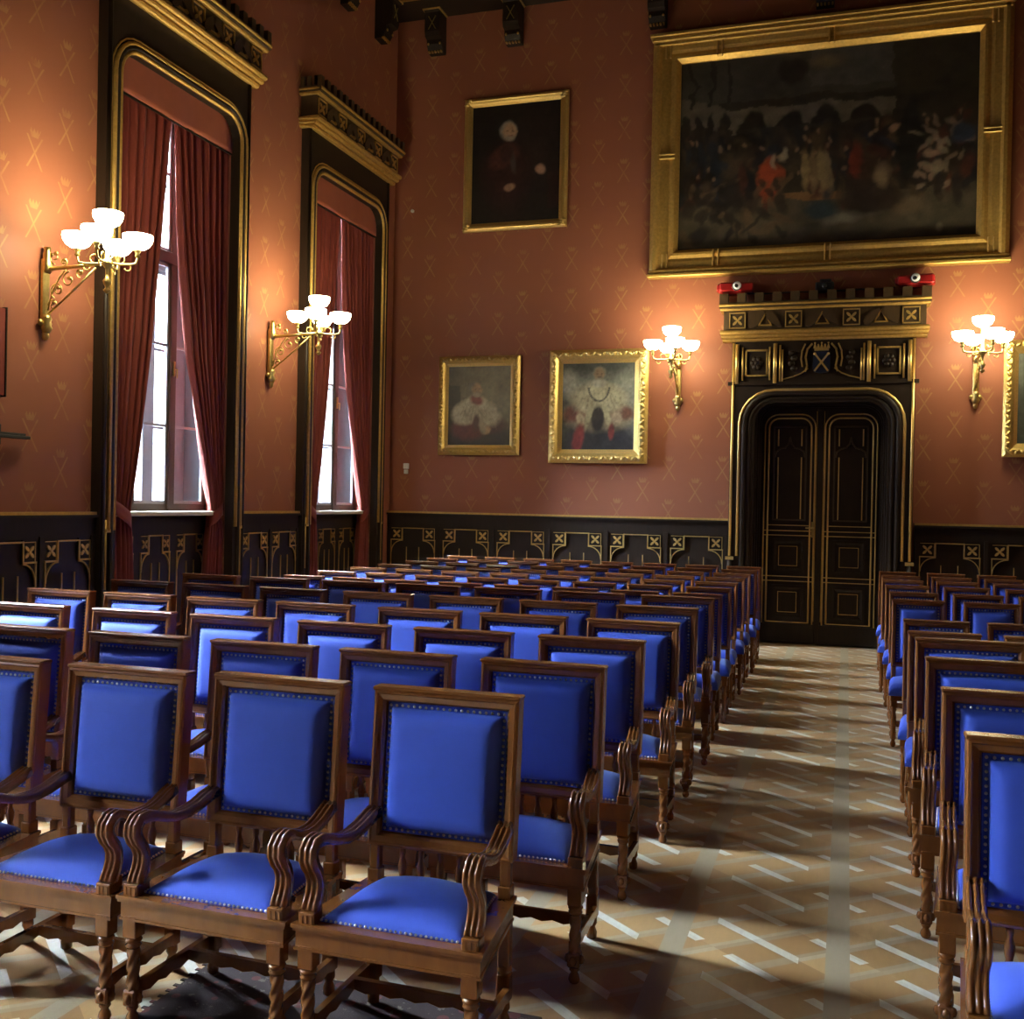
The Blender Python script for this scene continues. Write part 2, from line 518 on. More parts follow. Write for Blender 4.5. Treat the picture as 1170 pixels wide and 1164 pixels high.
def arm_mesh(sd):
    # side profile (y, z) from back stile to front scroll and down to the rail
    P = [(-.035, .672), (-.075, .662), (-.13, .645), (-.19, .634), (-.25, .636), (-.31, .650), (-.355, .667), (-.39, .676), (-.418, .672), (-.436, .655),
         (-.438, .632), (-.425, .608), (-.405, .585), (-.392, .558), (-.390, .530), (-.398, .502), (-.412, .478), (-.420, .462)]
    T = [.022, .021, .019, .018, .018, .019, .021, .023, .024, .025, .024, .022, .020, .019, .020, .021, .022, .021]
    m = mb('wood'); N = len(P); hwid = .0275; cols = 19
    vs = []
    for i, (y, z) in enumerate(P):
        a = Vector((P[min(i+1, N-1)][0]-P[max(i-1, 0)][0], P[min(i+1, N-1)][1]-P[max(i-1, 0)][1])).normalized()
        nx, nz = a[1], -a[0]       # outward: up / forward
        if i < 6 and nz < 0 or (i >= 6 and nx*-1 < 0 and nz < 0): nx, nz = -nx, -nz
        x = sd*(.238+(.270-.238)*min(1, i/8))
        sec = []
        for c in range(cols):
            t = c/(cols-1); rib = abs(math.sin(t*3*PI))
            sec.append((-hwid+2*hwid*t, T[i]*.55+.010*rib**.6))
        sec += [(hwid, -T[i]*.6), (-hwid, -T[i]*.6)]
        for sx, o in sec: vs.append((x+sx, y+nx*o, z+nz*o))
    L = cols+2; fs = []
    for i in range(N-1):
        for c in range(L): fs.append((i*L+c, i*L+(c+1) % L, (i+1)*L+(c+1) % L, (i+1)*L+c))
    fs.append(tuple(range(L))); fs.append(tuple((N-1)*L+c for c in range(L)))
    m.add(vs, fs, True)
    x = sd*.270
    m.box(x-.028, x+.028, -.448, -.396, .425, .466, .003)
    for c in (-1, 0, 1): m.box(x+c*.017-.005, x+c*.017+.005, -.451, -.446, .432, .458)
    # side web between arm support and rail
    m.box(x-.012, x+.012, -.405, -.36, .43, .47, .004)
    return m

def make_armchair():
    root = thing('armchair', '', 'chair', group='')
    make_back(root, .53, 1.087, .555, .046)
    # stiles below the back and rear legs
    for s in (-1, 1):
        m = rear_leg(s*.238, rk(.55)+.025, .43)
        m.box(s*.238-.022, s*.238+.022, rk(.55), rk(.55)+.05, .43, .475, .004)
        m.box(s*.238-.018, s*.238+.018, rk(.55)+.006, rk(.55)+.044, .47, .56, .006)
        m.build('leg', root)
    for s in (-1, 1): twist_leg(s*.27, -.425, .365).build('leg', root)
    # seat frame: trapezoid apron with a moulded top edge
    m = mb('wood')
    def trap(z0, z1, off, thick=.028):
        yf, yb = -.455-off, rk(.55)+.052+off*.3; wf, wb = .31+off, .262+off
        o = [(-wf, yf), (wf, yf), (wb, yb), (-wb, yb)]
        i = [(-wf+thick, yf+thick), (wf-thick, yf+thick), (wb-thick, yb-thick), (-wb+thick, yb-thick)]
        vs = [(x, y, z0) for x, y in o]+[(x, y, z1) for x, y in o]+[(x, y, z0) for x, y in i]+[(x, y, z1) for x, y in i]
        fs = []
        for k in range(4):
            l = (k+1) % 4
            fs += [(k, l, 4+l, 4+k), (8+k, 12+k, 12+l, 8+l), (4+k, 4+l, 12+l, 12+k), (k, 8+k, 8+l, l)]
        m.add(vs, fs, False)
    trap(.352, .412, -.006); trap(.350, .358, -.002); trap(.410, .420, .002, .06); trap(.420, .432, .006, .075)
    m.build('seat_frame', root)
    p = cushion(root, -.415, -.02, .475, .41, .430, .020, .062)
    m = mb('nail')
    pts = line_pts((-.235, -.413, .437), (.235, -.413, .437), .0165)
    nails(m, pts, (0, -.6, .8), .005)
    for s in (-1, 1): nails(m, line_pts((s*.236, -.40, .438), (s*.205, -.03, .438), .018), (s*.6, 0, .8), .005)
    m.build('nail_trim', p, fixn=False)
    for s in (-1, 1): arm_mesh(s).build('arm', root)
    for s in (-1, 1):
        # side stretcher from front leg to rear leg, slightly tapering inwards
        stretcher_y(s*.254, -.41, -.04).build('stretcher', root)
    stretcher_x(-.245, .245, -.15, .112).build('stretcher', root)
    for i in range(5):
        x = -.14+.07*i; y = rk(.55)+.028
        m = mb('wood'); m.lathe([(.009, 0), (.014, .012), (.010, .022), (.016, .050), (.016, .065), (.008, .090), (.012, .105), (.010, .126)], x, y, 8, .430)
        m.build('spindle', root)
    return root

def make_sidechair():
    root = thing('side_chair', '', 'chair', group='')
    make_back(root, .385, 1.053, .545, .036, .040)
    for s in (-1, 1):
        m = rear_leg(s*.172, rk(.55)+.025, .41)
        m.box(s*.172-.017, s*.172+.017, rk(.55)+.004, rk(.55)+.045, .40, .55, .005)
        m.build('leg', root)
    for s in (-1, 1):
        m = mb('wood'); x, y = s*.188, -.395
        m.box(x-.022, x+.022, y-.022, y+.022, .30, .37, .004)
        m.lathe([(.010, 0), (.018, .012), (.020, .03), (.012, .05), (.021, .065), (.021, .11), (.014, .12), (.018, .14), (.021, .22), (.015, .26), (.022, .275), (.018, .29), (.02, .302)], x, y, 8, 0)
        m.build('leg', root)
    m = mb('wood')
    m.box(-.214, .214, -.42, -.40, .345, .40, .004); m.box(-.2, .2, -.012, .01, .345, .40, .004)
    for s in (-1, 1): m.box(s*.196-.010, s*.196+.010, -.41, 0, .345, .40, .004)
    m.build('seat_frame', root)
    cushion(root, -.435, -.005, .455, .40, .405, .055, .045).name = 'seat_pad'
    for s in (-1, 1): stretcher_y(s*.18, -.385, -.04, .12).build('stretcher', root)
    stretcher_x(-.175, .175, -.18, .122).build('stretcher', root)
    for i in range(3):
        m = mb('wood'); m.lathe([(.008, 0), (.012, .02), (.014, .06), (.007, .10), (.009, .145)], -.08+.08*i, rk(.55)+.028, 6, .405)
        m.build('spindle', root)
    return root

ORD = ['first', 'second', 'third', 'fourth', 'fifth', 'sixth', 'seventh', 'eighth', 'ninth', 'tenth', 'eleventh', 'twelfth', 'thirteenth']
arm0 = make_armchair(); arm_tree = tree_of(arm0)
side0 = make_sidechair(); side_tree = tree_of(side0)
used = {}
def place(kind, x, y, rz, row, col, block):
    if kind == 'arm':
        lab = f'blue padded carved armchair, {ORD[col]} seat from the aisle, {ORD[row]} row from front, {block} block'; grp = f'carved armchairs in the {block} block'
        r0, tr = arm0, arm_tree
    else:
        lab = f'blue narrow armless chair, {ORD[col]} seat from the aisle, {ORD[row]} row from front, {block} block'; grp = f'armless chairs in the {block} block'
        r0, tr = side0, side_tree
    if kind not in used:
        used[kind] = 1; r = r0; r.location = (x, y, 0); r.rotation_euler = (0, 0, rz); r['label'] = lab
    else: r = dup(r0, tr, (x, y, 0), rz, lab)
    r['group'] = grp
    return r
jit = lambda a: random.uniform(-a, a)
ARM_ROWS = [
    (5.00, [-2.36, -3.34, -4.33, -5.33]),
    (6.23, [-2.20, -3.20, -4.20, -5.22, -6.22]),
    (7.52, [-2.20, -3.22, -4.25, -5.27, -6.27, -7.38]),
    (8.80, [-2.14, -3.13, -4.13, -5.21, -6.21, -7.20, -8.17]),
    (10.15, [-2.17, -3.18, -4.18, -5.19, -6.22, -7.21, -8.21]),
    (11.40, [-2.16, -3.15, -4.13, -5.13, -6.11, -7.13, -8.12])]
for r, (Y, xs) in enumerate(ARM_ROWS):
    for c, tl in enumerate(xs):
        o_ = place('arm', tl*U+.265, Y*U-.002, jit(.012), r, c, 'left')
        if r == 0 and c < 2: o_.location.z = .0095     # these two stand on the rug
for r, Y in enumerate((12.52, 13.54, 14.56, 15.56, 16.60, 17.62, 18.62)):
    for c in range(8):
        place('side', (-1.99-.76*c)*U+.1925+jit(.012), Y*U+jit(.012), jit(.02), 6+r, c, 'left')
for r, Y in enumerate((5.05, 6.30, 7.58, 8.72)):
    place('arm', .53*U+.265, Y*U, jit(.012), r, 0, 'right')
for r, (Y, n) in enumerate(((9.64, 2), (10.68, 2), (13.0, 3), (14.2, 4), (15.5, 4), (16.65, 4), (17.7, 4), (18.75, 4))):
    for c in range(n):
        place('side', (.53+.765*c)*U+.1925+jit(.01), Y*U+jit(.012), jit(.02), 4+r, c, 'right')

# ------------------------------------------------------------------ room shell
XL, YB, ZC = -6.25, 13.6, 8.62
XR, YF = 5.6, -7.0
WIN = [1.56, 5.06, 8.56, 12.06]   # window centres along the left wall
HW = .94
m = mb('parquet'); m.box(XL-.7, XR+.3, YF-.3, YB+.5, -.12, 0); struct(m.build('floor'))
m = mb('dark_wood'); m.box(XL-.7, XR+.3, YF-.3, YB+.5, ZC, ZC+.03); struct(m.build('ceiling'))
# end wall with the door opening
DX, DHW, DH = -.35, .80, 3.12
m = mb('paper_x')
m.box(XL-.6, DX-DHW, YB, YB+.45, 0, ZC); m.box(DX+DHW, XR+.25, YB, YB+.45, 0, ZC); m.box(DX-DHW, DX+DHW, YB, YB+.45, DH, ZC)
m.mat('dark_wood'); m.box(DX-DHW, DX+DHW, YB+.40, YB+.45, 0, DH)
struct(m.build('wall_back'))
# window wall
m = mb('paper_y')
edges = [YF-.2]
for c in WIN: edges += [c-HW, c+HW]
edges += [YB]
for i in range(0, len(edges), 2): m.box(XL-.6, XL, edges[i], edges[i+1], 0, ZC)
for c in WIN: m.box(XL-.6, XL, c-HW, c+HW, 5.78, ZC)
m.mat('dark_wood')
for c in WIN: m.box(XL-.6, XL-.19, c-HW, c+HW, 0, 1.56)
# unseen slabs added outside between the windows to block oblique sky light
m.mat('stone_grey')
for c in [WIN[0]-3.5]+WIN: m.box(XL-(2.7 if c < 0 else 3.5), XL-.6, c+1.5, c+2.0, 0, ZC)
struct(m.build('wall_left'))
m = mb('paper_y'); m.box(XR, XR+.25, YF-.2, YB, 0, ZC); struct(m.build('wall_right'))
m = mb('dark_wood'); m.box(XL-.6, XR+.25, YF-.2, YF, 0, ZC); struct(m.build('wall_front'))

# ---------- dado panelling: one arched bay with gilt tracery
def rosette(m, f, u, v, r, d, mat='gilt'):
    m.mat(mat)
    for a in range(4):
        an = PI/4+a*PI/2; cu, cv = u+math.cos(an)*r*.52, v+math.sin(an)*r*.52
        poly = []
        for k in range(8):
            t = 2*PI*k/8; pu, pv = math.cos(t)*r*.42, math.sin(t)*r*.2
            poly.append((cu+pu*math.cos(an)-pv*math.sin(an), cv+pu*math.sin(an)+pv*math.cos(an)))
        m.prism(poly, f, d, d+.010)
    poly = [(u+math.cos(2*PI*k/8)*r*.2, v+math.sin(2*PI*k/8)*r*.2) for k in range(8)]
    m.prism(poly, f, d, d+.014)

def strip(m, f, pts, w, d0, d1):
    # flat moulded strip along a polyline in the plane
    for a, b in zip(pts, pts[1:]):
        du, dv = b[0]-a[0], b[1]-a[1]; L = math.hypot(du, dv)
        if L < 1e-6: continue
        e = w*.5; tu, tv = du/L*e, dv/L*e; nu, nv = -dv/L*e, du/L*e
        m.prism([(a[0]-tu+nu, a[1]-tv+nv), (a[0]-tu-nu, a[1]-tv-nv), (b[0]+tu-nu, b[1]+tv-nv), (b[0]+tu+nu, b[1]+tv+nv)], f, d0, d1)

def arc(cu, cv, r, a0, a1, n=6, ru=1):
    return [(cu+ru*r*math.cos(a0+(a1-a0)*i/n), cv+r*math.sin(a0+(a1-a0)*i/n)) for i in range(n+1)]

def bay_tracery(m, f, w, d):
    # w: bay width scale (1 = .8 m bay)
    k = w
    m.mat('gilt')
    for s in (-1, 1):
        strip(m, f, [(0, 1.36), (s*.16*k, 1.36), (s*.16*k, 1.195), (s*.335*k, 1.195)], .014, d, d+.012)
        strip(m, f, arc(s*.16*k, 1.02, .165, PI/2, 0, 6, s*k*1.03), .012, d, d+.012)
        strip(m, f, [(s*.335*k, 1.195), (s*.335*k, .12)], .011, d, d+.010)
        strip(m, f, [(s*.095*k, 1.09), (s*.095*k, .16)], .010, d, d+.010)
        rosette(m, f, s*.25*k, 1.28, .078*min(1, k*1.15), d)
        q = .078*k; strip(m, f, [(s*.25*k-q, 1.358), (s*.25*k+q, 1.358), (s*.25*k+q, 1.205)], .007, d, d+.008)
    return m

def dado_run(name, label, f, u0, u1, nb):
    """f(u, v, d): plane map, d = distance out of the wall."""
    root = struct_root(name, label, 'wood panelling')
    m = mb('dark_wood')
    F = lambda a, b, c, e, d0, d1: m.prism([(a, c), (b, c), (b, e), (a, e)], f, d0, d1)
    F(u0, u1, 0, 1.56, 0.0, .03)
    F(u0, u1, 1.38, 1.55, .03, .05)
    F(u0, u1, 0, .14, .03, .055)
    F(u0, u1, 1.55, 1.575, .03, .085)
    m.build('panel_board', root)
    m = mb('old_gilt'); m.prism([(u0, 1.575), (u1, 1.575), (u1, 1.600), (u0, 1.600)], f, .0, .07)
    m.build('dado_rail', root)
    bw = (u1-u0)/nb
    for i in range(nb+1):
        uc = u0+bw*i; uc = min(max(uc, u0+.03), u1-.03)
        m = mb('dark_wood')
        m.prism([(uc-.022, .14), (uc+.022, .14), (uc+.022, 1.40), (uc-.022, 1.40)], f, .03, .062)
        m.build('pilaster', root)
    for i in range(nb):
        uc = u0+bw*(i+.5); k = bw/.8
        g = lambda u, v, d, uc=uc: f(uc+u, v, d)
        m = mb('dark_wood')
        # spandrel boards leave the arched field sunk
        for s in (-1, 1):
            poly = [(s*.16*k, 1.38), (s*.16*k, 1.19), (s*.17*k, 1.185)]+arc(s*.16*k, 1.02, .165, PI/2, 0, 6, s*k*1.03)[1:]+[(s*.335*k, .14), (s*.38*k, .14), (s*.38*k, 1.38)]
            m.prism(poly, g, .03, .044)
        p = m.build('arched_panel', root)
        bay_tracery(MB(), g, k, .044).build('gilt_tracery', p)
    return root
fb = lambda u, v, d: (u, YB-d, v)
fl = lambda u, v, d: (XL+d, u, v)
dado_run('trim_1', 'dark wood dado with gilt arches left of the door', fb, XL+.0, -1.46, 6)
dado_run('trim_2', 'dark wood dado with gilt arches right of the door', fb, .78, XR, 6)
casings = [(c-1.12, c+1.12) for c in WIN]
n = 3
for i in range(len(WIN)-1):
    u0, u1 = casings[i][1], casings[i+1][0]
    if i >= 1:
        dado_run(f'trim_{n}', ['dark dado left of the nearer window', 'dark dado between the two windows'][i-1], fl, u0, u1, 2); n += 1
    else:
        m = mb('dark_wood'); m.box(XL, XL+.05, u0, u1, 0, 1.58); struct(m.build(f'trim_{n}'), 'plain dark dado between windows behind the viewer', 'wood panelling'); n += 1

# ---------- windows
def rr_path(c, hw, zb, zt, r, n=6):
    pts = [(c-hw, zb), (c-hw, zt-r)]
    pts += [(c-hw+r-r*math.cos(PI/2*i/n), zt-r+r*math.sin(PI/2*i/n)) for i in range(1, n+1)]
    pts += [(c+hw-r+r*math.sin(PI/2*i/n), zt-r+r*math.cos(PI/2*i/n)) for i in range(0, n+1)]
    pts += [(c+hw, zb)]
    return pts

def arched_board(m, f, c, hwo, zto, hwi, zti, r, zb, d0, d1):
    """frame board: outer rectangle, inner rounded opening, built as a quad strip"""
    inn = rr_path(c, hwi, zb, zti, r)
    out = []
    for (u, v) in inn:
        if v <= zti-r+1e-6: out.append((c-hwo if u < c else c+hwo, v))
        else:
            # project corner points out to the outer edge
            t = (v-(zti-r))/r
            if u < c: out.append((c-hwo, zti-r+(zto-zti+r)*min(1, t*2)) if t <= .5 else (c-hwo+(hwo-hwi+r)*(t*2-1), zto))
            else: out.append((c+hwo, zti-r+(zto-zti+r)*min(1, t*2)) if t <= .5 else (c+hwo-(hwo-hwi+r)*(t*2-1), zto))
    n = len(inn)
    vs = [f(u, v, d1) for u, v in inn]+[f(u, v, d1) for u, v in out]+[f(u, v, d0) for u, v in inn]+[f(u, v, d0) for u, v in out]
    fs = []
    for i in range(n-1):
        fs += [(i, i+1, n+i+1, n+i), (2*n+i, 3*n+i, 3*n+i+1, 2*n+i+1), (i, 2*n+i, 2*n+i+1, i+1), (n+i, n+i+1, 3*n+i+1, 3*n+i)]
    fs += [(0, n, 3*n, 2*n), (n-1, 3*n-1, 4*n-1, 2*n-1)]
    m.add(vs, fs, False)

def path_tube(m, f, pts, r, d, n=6):
    m.tube([f(u, v, d) for u, v in pts], r, n)

def cornice(root, f, c, hw, z, nb, sc=1.0, depth=.26, merl=14):
    """moulded gothic cornice with carved frieze and battlements; z = underside"""
    m = mb('brown_wood')
    P = lambda a, b, c_, e, d0, d1: m.prism([(a, c_), (b, c_), (b, e), (a, e)], f, d0, d1)
    P(c-hw+.05, c+hw-.05, z+.10*sc, z+.40*sc, 0, depth-.06)
    P(c-hw, c+hw, z+.40*sc, z+.47*sc, 0, depth+.02)
    cor = m.build('cornice', root)
    m = mb('old_gilt')
    for k, (zz, dd, r) in enumerate(((.02, .14, .022), (.06, .19, .02), (.10, .225, .02), (.39, .235, .016), (.435, .275, .014))):
        dd = dd*depth/.26
        hh = hw-.05+(dd-.1)*.25
        pts = [(c-hh, z+zz*sc, 0), (c-hh, z+zz*sc, dd), (c+hh, z+zz*sc, dd), (c+hh, z+zz*sc, 0)]
        m.tube([f(*p) for p in pts], r*sc, 8, smooth=False)
        P2 = [(c-hh, z+(zz-.016)*sc), (c+hh, z+(zz-.016)*sc), (c+hh, z+(zz+.016)*sc), (c-hh, z+(zz+.016)*sc)]
        m.prism(P2, f, 0, dd)
    m.build('gilt_moulding', cor)
    m = MB()
    w = 2*(hw-.05)/nb
    for i in range(nb):
        u = c-hw+.05+w*(i+.5); d = depth-.06
        if i % 2 == 0:
            m.mat('gilt'); s = min(.095*sc, w*.4)
            strip(m, f, [(u-s, z+.25*sc-s), (u+s, z+.25*sc-s), (u+s, z+.25*sc+s), (u-s, z+.25*sc+s), (u-s, z+.25*sc-s)], .014*sc, d, d+.016)
            rosette(m, f, u, z+.25*sc, .085*sc, d)
        else:
            m.mat('brown_wood')
            for sg in (-1, 1):
                lf = []
                for k in range(12):
                    t = 2*PI*k/12; pu, pv = math.cos(t)*.13*sc, math.sin(t)*.042*sc*(1.2-.5*math.cos(t))
                    a = sg*-.80; cu = u+sg*min(.13*sc, w*.3)
                    lf.append((cu+pu*math.cos(a)-pv*math.sin(a), z+.25*sc+pu*math.sin(a)+pv*math.cos(a)))
                m.mat('brown_wood'); m.prism(lf, f, d, d+.025)
            m.mat('old_gilt')
            strip(m, f, [(u-.075*sc, z+.18*sc), (u, z+.32*sc), (u+.075*sc, z+.18*sc), (u-.075*sc, z+.18*sc)], .016*sc, d, d+.022)
    m.build('carved_frieze', cor)
    m = mb('brown_wood')
    mw = 2*hw/(2*merl-1)
    for i in range(merl):
        u = c-hw+mw*2*i
        m.prism([(u, z+.47*sc), (u+mw, z+.47*sc), (u+mw, z+.58*sc), (u, z+.58*sc)], f, depth-.07, depth+.02)
    for k in range(3):
        for u in (c-hw, c+hw-.03):
            dd = .02+k*depth/3.2
            m.prism([(u, z+.47*sc), (u+.03, z+.47*sc), (u+.03, z+.58*sc), (u, z+.58*sc)], f, dd, dd+.05)
    m.build('battlements', cor)

def make_window(i, c, near):
    name = f'window_{i}'
    lab = {3: 'tall sashed window nearer the viewer in gilt and black casing', 4: 'tall sashed window next to the room corner in gilt and black casing'}.get(i, 'tall window further along the window wall')
    root = struct_root(name, lab, 'window')
    f = fl
    m = mb('dark_wood')
    arched_board(m, f, c, 1.12, 6.16, HW-.02, 5.70, .24, 0, 0, .10)
    m.prism([(c-1.12, 0), (c-HW+.02, 0), (c-HW+.02, .22), (c-1.12, .22)], f, .10, .13)
    m.prism([(c+1.12, 0), (c+HW-.02, 0), (c+HW-.02, .22), (c+1.12, .22)], f, .10, .13)
    cas = m.build('casing', root)
    m = mb('old_gilt')
    for off, r, d in ((.015, .022, .105), (.088, .020, .112), (.128, .009, .104)):
        path_tube(m, f, rr_path(c, HW+off, 1.44, 5.70+off, .24+off), r, d, 8)
    m.mat('dark_wood')
    path_tube(m, f, rr_path(c, HW+.052, 0.25, 5.752, .29), .026, .105, 8)
    path_tube(m, f, [(c-1.09, .2), (c-1.09, 6.15)], .022, .10, 8); path_tube(m, f, [(c+1.09, .2), (c+1.09, 6.15)], .022, .10, 8)
    m.mat('old_gilt')
    for s in (-1, 1):
        path_tube(m, f, [(c+s*1.05, .92), (c+s*1.05, 1.53)], .010, .105, 6)
        m.prism([(c+s*1.03-.03, 1.42), (c+s*1.03+.03, 1.42), (c+s*1.03+.03, 1.45), (c+s*1.03-.03, 1.45)], f, .10, .125)
    m.build('gilt_moulding', cas)
    if near: cornice(root, f, c, 1.20, 6.13, 9, 1.0, .27, 16)
    # reveals
    m = mb('plaster_red')
    for s in (-1, 1): m.box(XL-.24, XL+.0, c+s*(HW+.002), c+s*(HW-.012), 1.56, 5.78)
    m.mat('stone_grey')
    for s in (-1, 1): m.box(XL-.6, XL-.24, c+s*(HW+.002), c+s*(HW-.012), 1.56, 5.78)
    m.mat('plaster_red')
    m.box(XL-.6, XL, c-HW, c+HW, 5.768, 5.79)
    m.build('reveal', root)
    # sill and apron
    m = mb('stone_sill'); m.box(XL-.30, XL-.02, c-HW+.012, c+HW-.012, 1.555, 1.60, .008); m.build('sill', root)
    if near:
        g = lambda u, v, d: (XL-.19+d, u, v)
        m = mb('dark_wood'); m.prism([(c-HW, 0), (c+HW, 0), (c+HW, 1.53), (c-HW, 1.53)], g, 0, .02); ap = m.build('apron_panel', root)
        m = MB()
        for k in range(3):
            gg = lambda u, v, d, k=k: g(c-.56+.56*k+u, v, d)
            bay_tracery(m, gg, .66, .02)
        m.build('gilt_tracery', ap)
    # inner sashes: three lights, transom, glazing bars
    xg = XL-.235
    def sash(nm, x, mat, th, bars, st=.06, ml=.05):
        m = mb(mat)
        z0, z1 = 1.60, 5.768; y0, y1 = c-HW+.012, c+HW-.012
        m.box(x-th, x, y0, y0+st, z0, z1, .006); m.box(x-th, x, y1-st, y1, z0, z1, .006)
        m.box(x-th, x, y0, y1, z0, z0+.07, .006); m.box(x-th, x, y0, y1, z1-.07, z1, .006)
        m.box(x-th, x+.02, y0, y1, 4.06, 4.18, .01)
        for k in (1, 2):
            yy = y0+(y1-y0)*k/3; m.box(x-th, x+.015, yy-ml, yy+ml, z0, z1, .008)
        fr = m.build(nm, root)
        m = mb('white_paint')
        for k in range(3):
            ya = y0+(y1-y0)*k/3+.05; yb_ = y0+(y1-y0)*(k+1)/3-.05
            for zz in bars: m.box(x-.03, x-.008, ya, yb_, zz-.012, zz+.012)
            for (za, zb_) in ((z0+.07, 4.06), (4.18, z1-.07)):
                m.box(x-.035, x-.01, ya, ya+.03, za, zb_); m.box(x-.035, x-.01, yb_-.03, yb_, za, zb_)
                m.box(x-.035, x-.01, ya, yb_, za, za+.03); m.box(x-.035, x-.01, ya, yb_, zb_-.03, zb_)
        m.build('glazing_bars', fr)
        m = mb('glass'); m.box(x-.024, x-.019, y0+.03, y1-.03, z0+.03, z1-.03); m.build('pane', fr)
        return fr
    fr = sash('sash', xg, 'brown_paint', .05, (2.45, 3.25, 4.95))
    m = mb('brass'); yy = c-HW+2*HW*2/3
    m.box(xg+.01, xg+.03, yy-.012, yy+.012, 2.95, 3.10, .004); m.tube([(xg+.03, yy, 3.02), (xg+.055, yy, 3.02), (xg+.055, yy, 2.93)], .007, 6); m.build('handle', fr)
    sash('outer_sash', XL-.52, 'white_paint', .05, (2.45, 3.25, 4.95), .22, .085)
    return root
WROOT = [make_window(i+1, c, i >= 1) for i, c in enumerate(WIN)]

# ---------- curtains and valances
def lerp_tab(tab, z):
    for (z0, a), (z1, b) in zip(tab, tab[1:]):
        if (z0 >= z >= z1): return a+(b-a)*(z0-z)/(z0-z1)
    return tab[-1][1] if z < tab[-1][0] else tab[0][1]
def curtain(c, side, lab, owner=None, drawn=0):
    # side -1: the one on the viewer's side of the window
    if side < 0:
        outer = [(5.66, -.93), (1.62, -.92), (0, -.91)]
        inner = [(5.66, -.01), (4.4, -.12), (3.2, -.26), (2.2, -.42), (1.62, -.53), (1.3, -.50), (0, -.44)]
    else:
        outer = [(5.66, .932), (1.62, .93), (0, .92)]
        inner = [(5.66, .015), (4.4, .12), (3.2, .30), (2.2, .58), (1.62, .74), (1.3, .70), (0, .60)]
    inner = [(z, a+drawn) for z, a in inner]
    m = mb('curtain'); nu, nv = 73, 60; folds = 7.5
    def fn(a, b):
        z = 5.66-(5.66-.02)*b
        o, i_ = lerp_tab(outer, z), lerp_tab(inner, z)
        w = abs(i_-o)
        s = a+.012*math.sin(9*b+5*a)
        y = c+o+(i_-o)*a
        amp = min(.045, .012+.022/ max(.25, w))*(.5+.5*min(1, (5.75-z)*2))
        tie = math.exp(-((z-1.60)/.14)**2)
        x = XL-.065+amp*math.sin(2*PI*folds*s+.6*math.sin(3*b))*(1-.4*tie)+.012*math.sin(2*PI*17*s+4*b)*(1-tie)
        x += .02*math.sin(a*PI)*tie
        return (x, y, z)
    m.grid(fn, nu, nv)
    o = m.build('curtain')
    mod = o.modifiers.new('cloth', 'SOLIDIFY'); mod.thickness = .005
    if owner: o.parent = owner
    else: tag(o, lab, 'curtain', 'dark red curtains')
    m = mb('curtain')
    oo, ii = lerp_tab(outer, 1.6), lerp_tab(inner, 1.6)
    pts = []
    def band(a, b):
        an = 2*PI*a
        yc = c+(oo+ii)/2; hw_ = abs(ii-oo)/2+.018
        y = yc+hw_*math.cos(an)*(1 if side < 0 else -1); x = XL-.065+.075*math.sin(an)
        z = 1.60-.10*math.cos(an)*1.0+(b-.5)*.13
        return (x, y, z)
    m.grid(band, 33, 4)
    t = m.build('tieback', o); mod = t.modifiers.new('cloth', 'SOLIDIFY'); mod.thickness = .006
    return o
for i in range(2):
    curtain(WIN[i], -1, None, WROOT[i], -.35); curtain(WIN[i], 1, None, WROOT[i], -.25)
curtain(WIN[2], -1, 'dark red tied curtain on the near side of the nearer window')
curtain(WIN[2], 1, 'dark red tied curtain on the far side of the nearer window')
curtain(WIN[3], -1, 'dark red tied curtain on the near side of the corner window')
curtain(WIN[3], 1, 'dark red tied curtain on the far side of the corner window')
for c, lab in ((WIN[2], 'plain terracotta pelmet above the curtains of the nearer window'), (WIN[3], 'plain terracotta pelmet above the curtains of the corner window')):
    m = mb('valance'); nu = 41
    def fn(a, b):
        return (XL+.0+.006*math.sin(a*PI*8+b*2)*b, c-HW+.02+(2*HW-.04)*a, 5.76-.40*b+.006*math.sin(a*9))
    m.grid(fn, nu, 8)
    o = m.build('valance'); mod = o.modifiers.new('cloth', 'SOLIDIFY'); mod.thickness = .012
    tag(o, lab, 'valance', 'window pelmets')
    m = mb('dark_wood'); m.box(XL-.012, XL+.008, c-HW+.02, c+HW-.02, 5.345, 5.362); m.build('hem_rail', o)

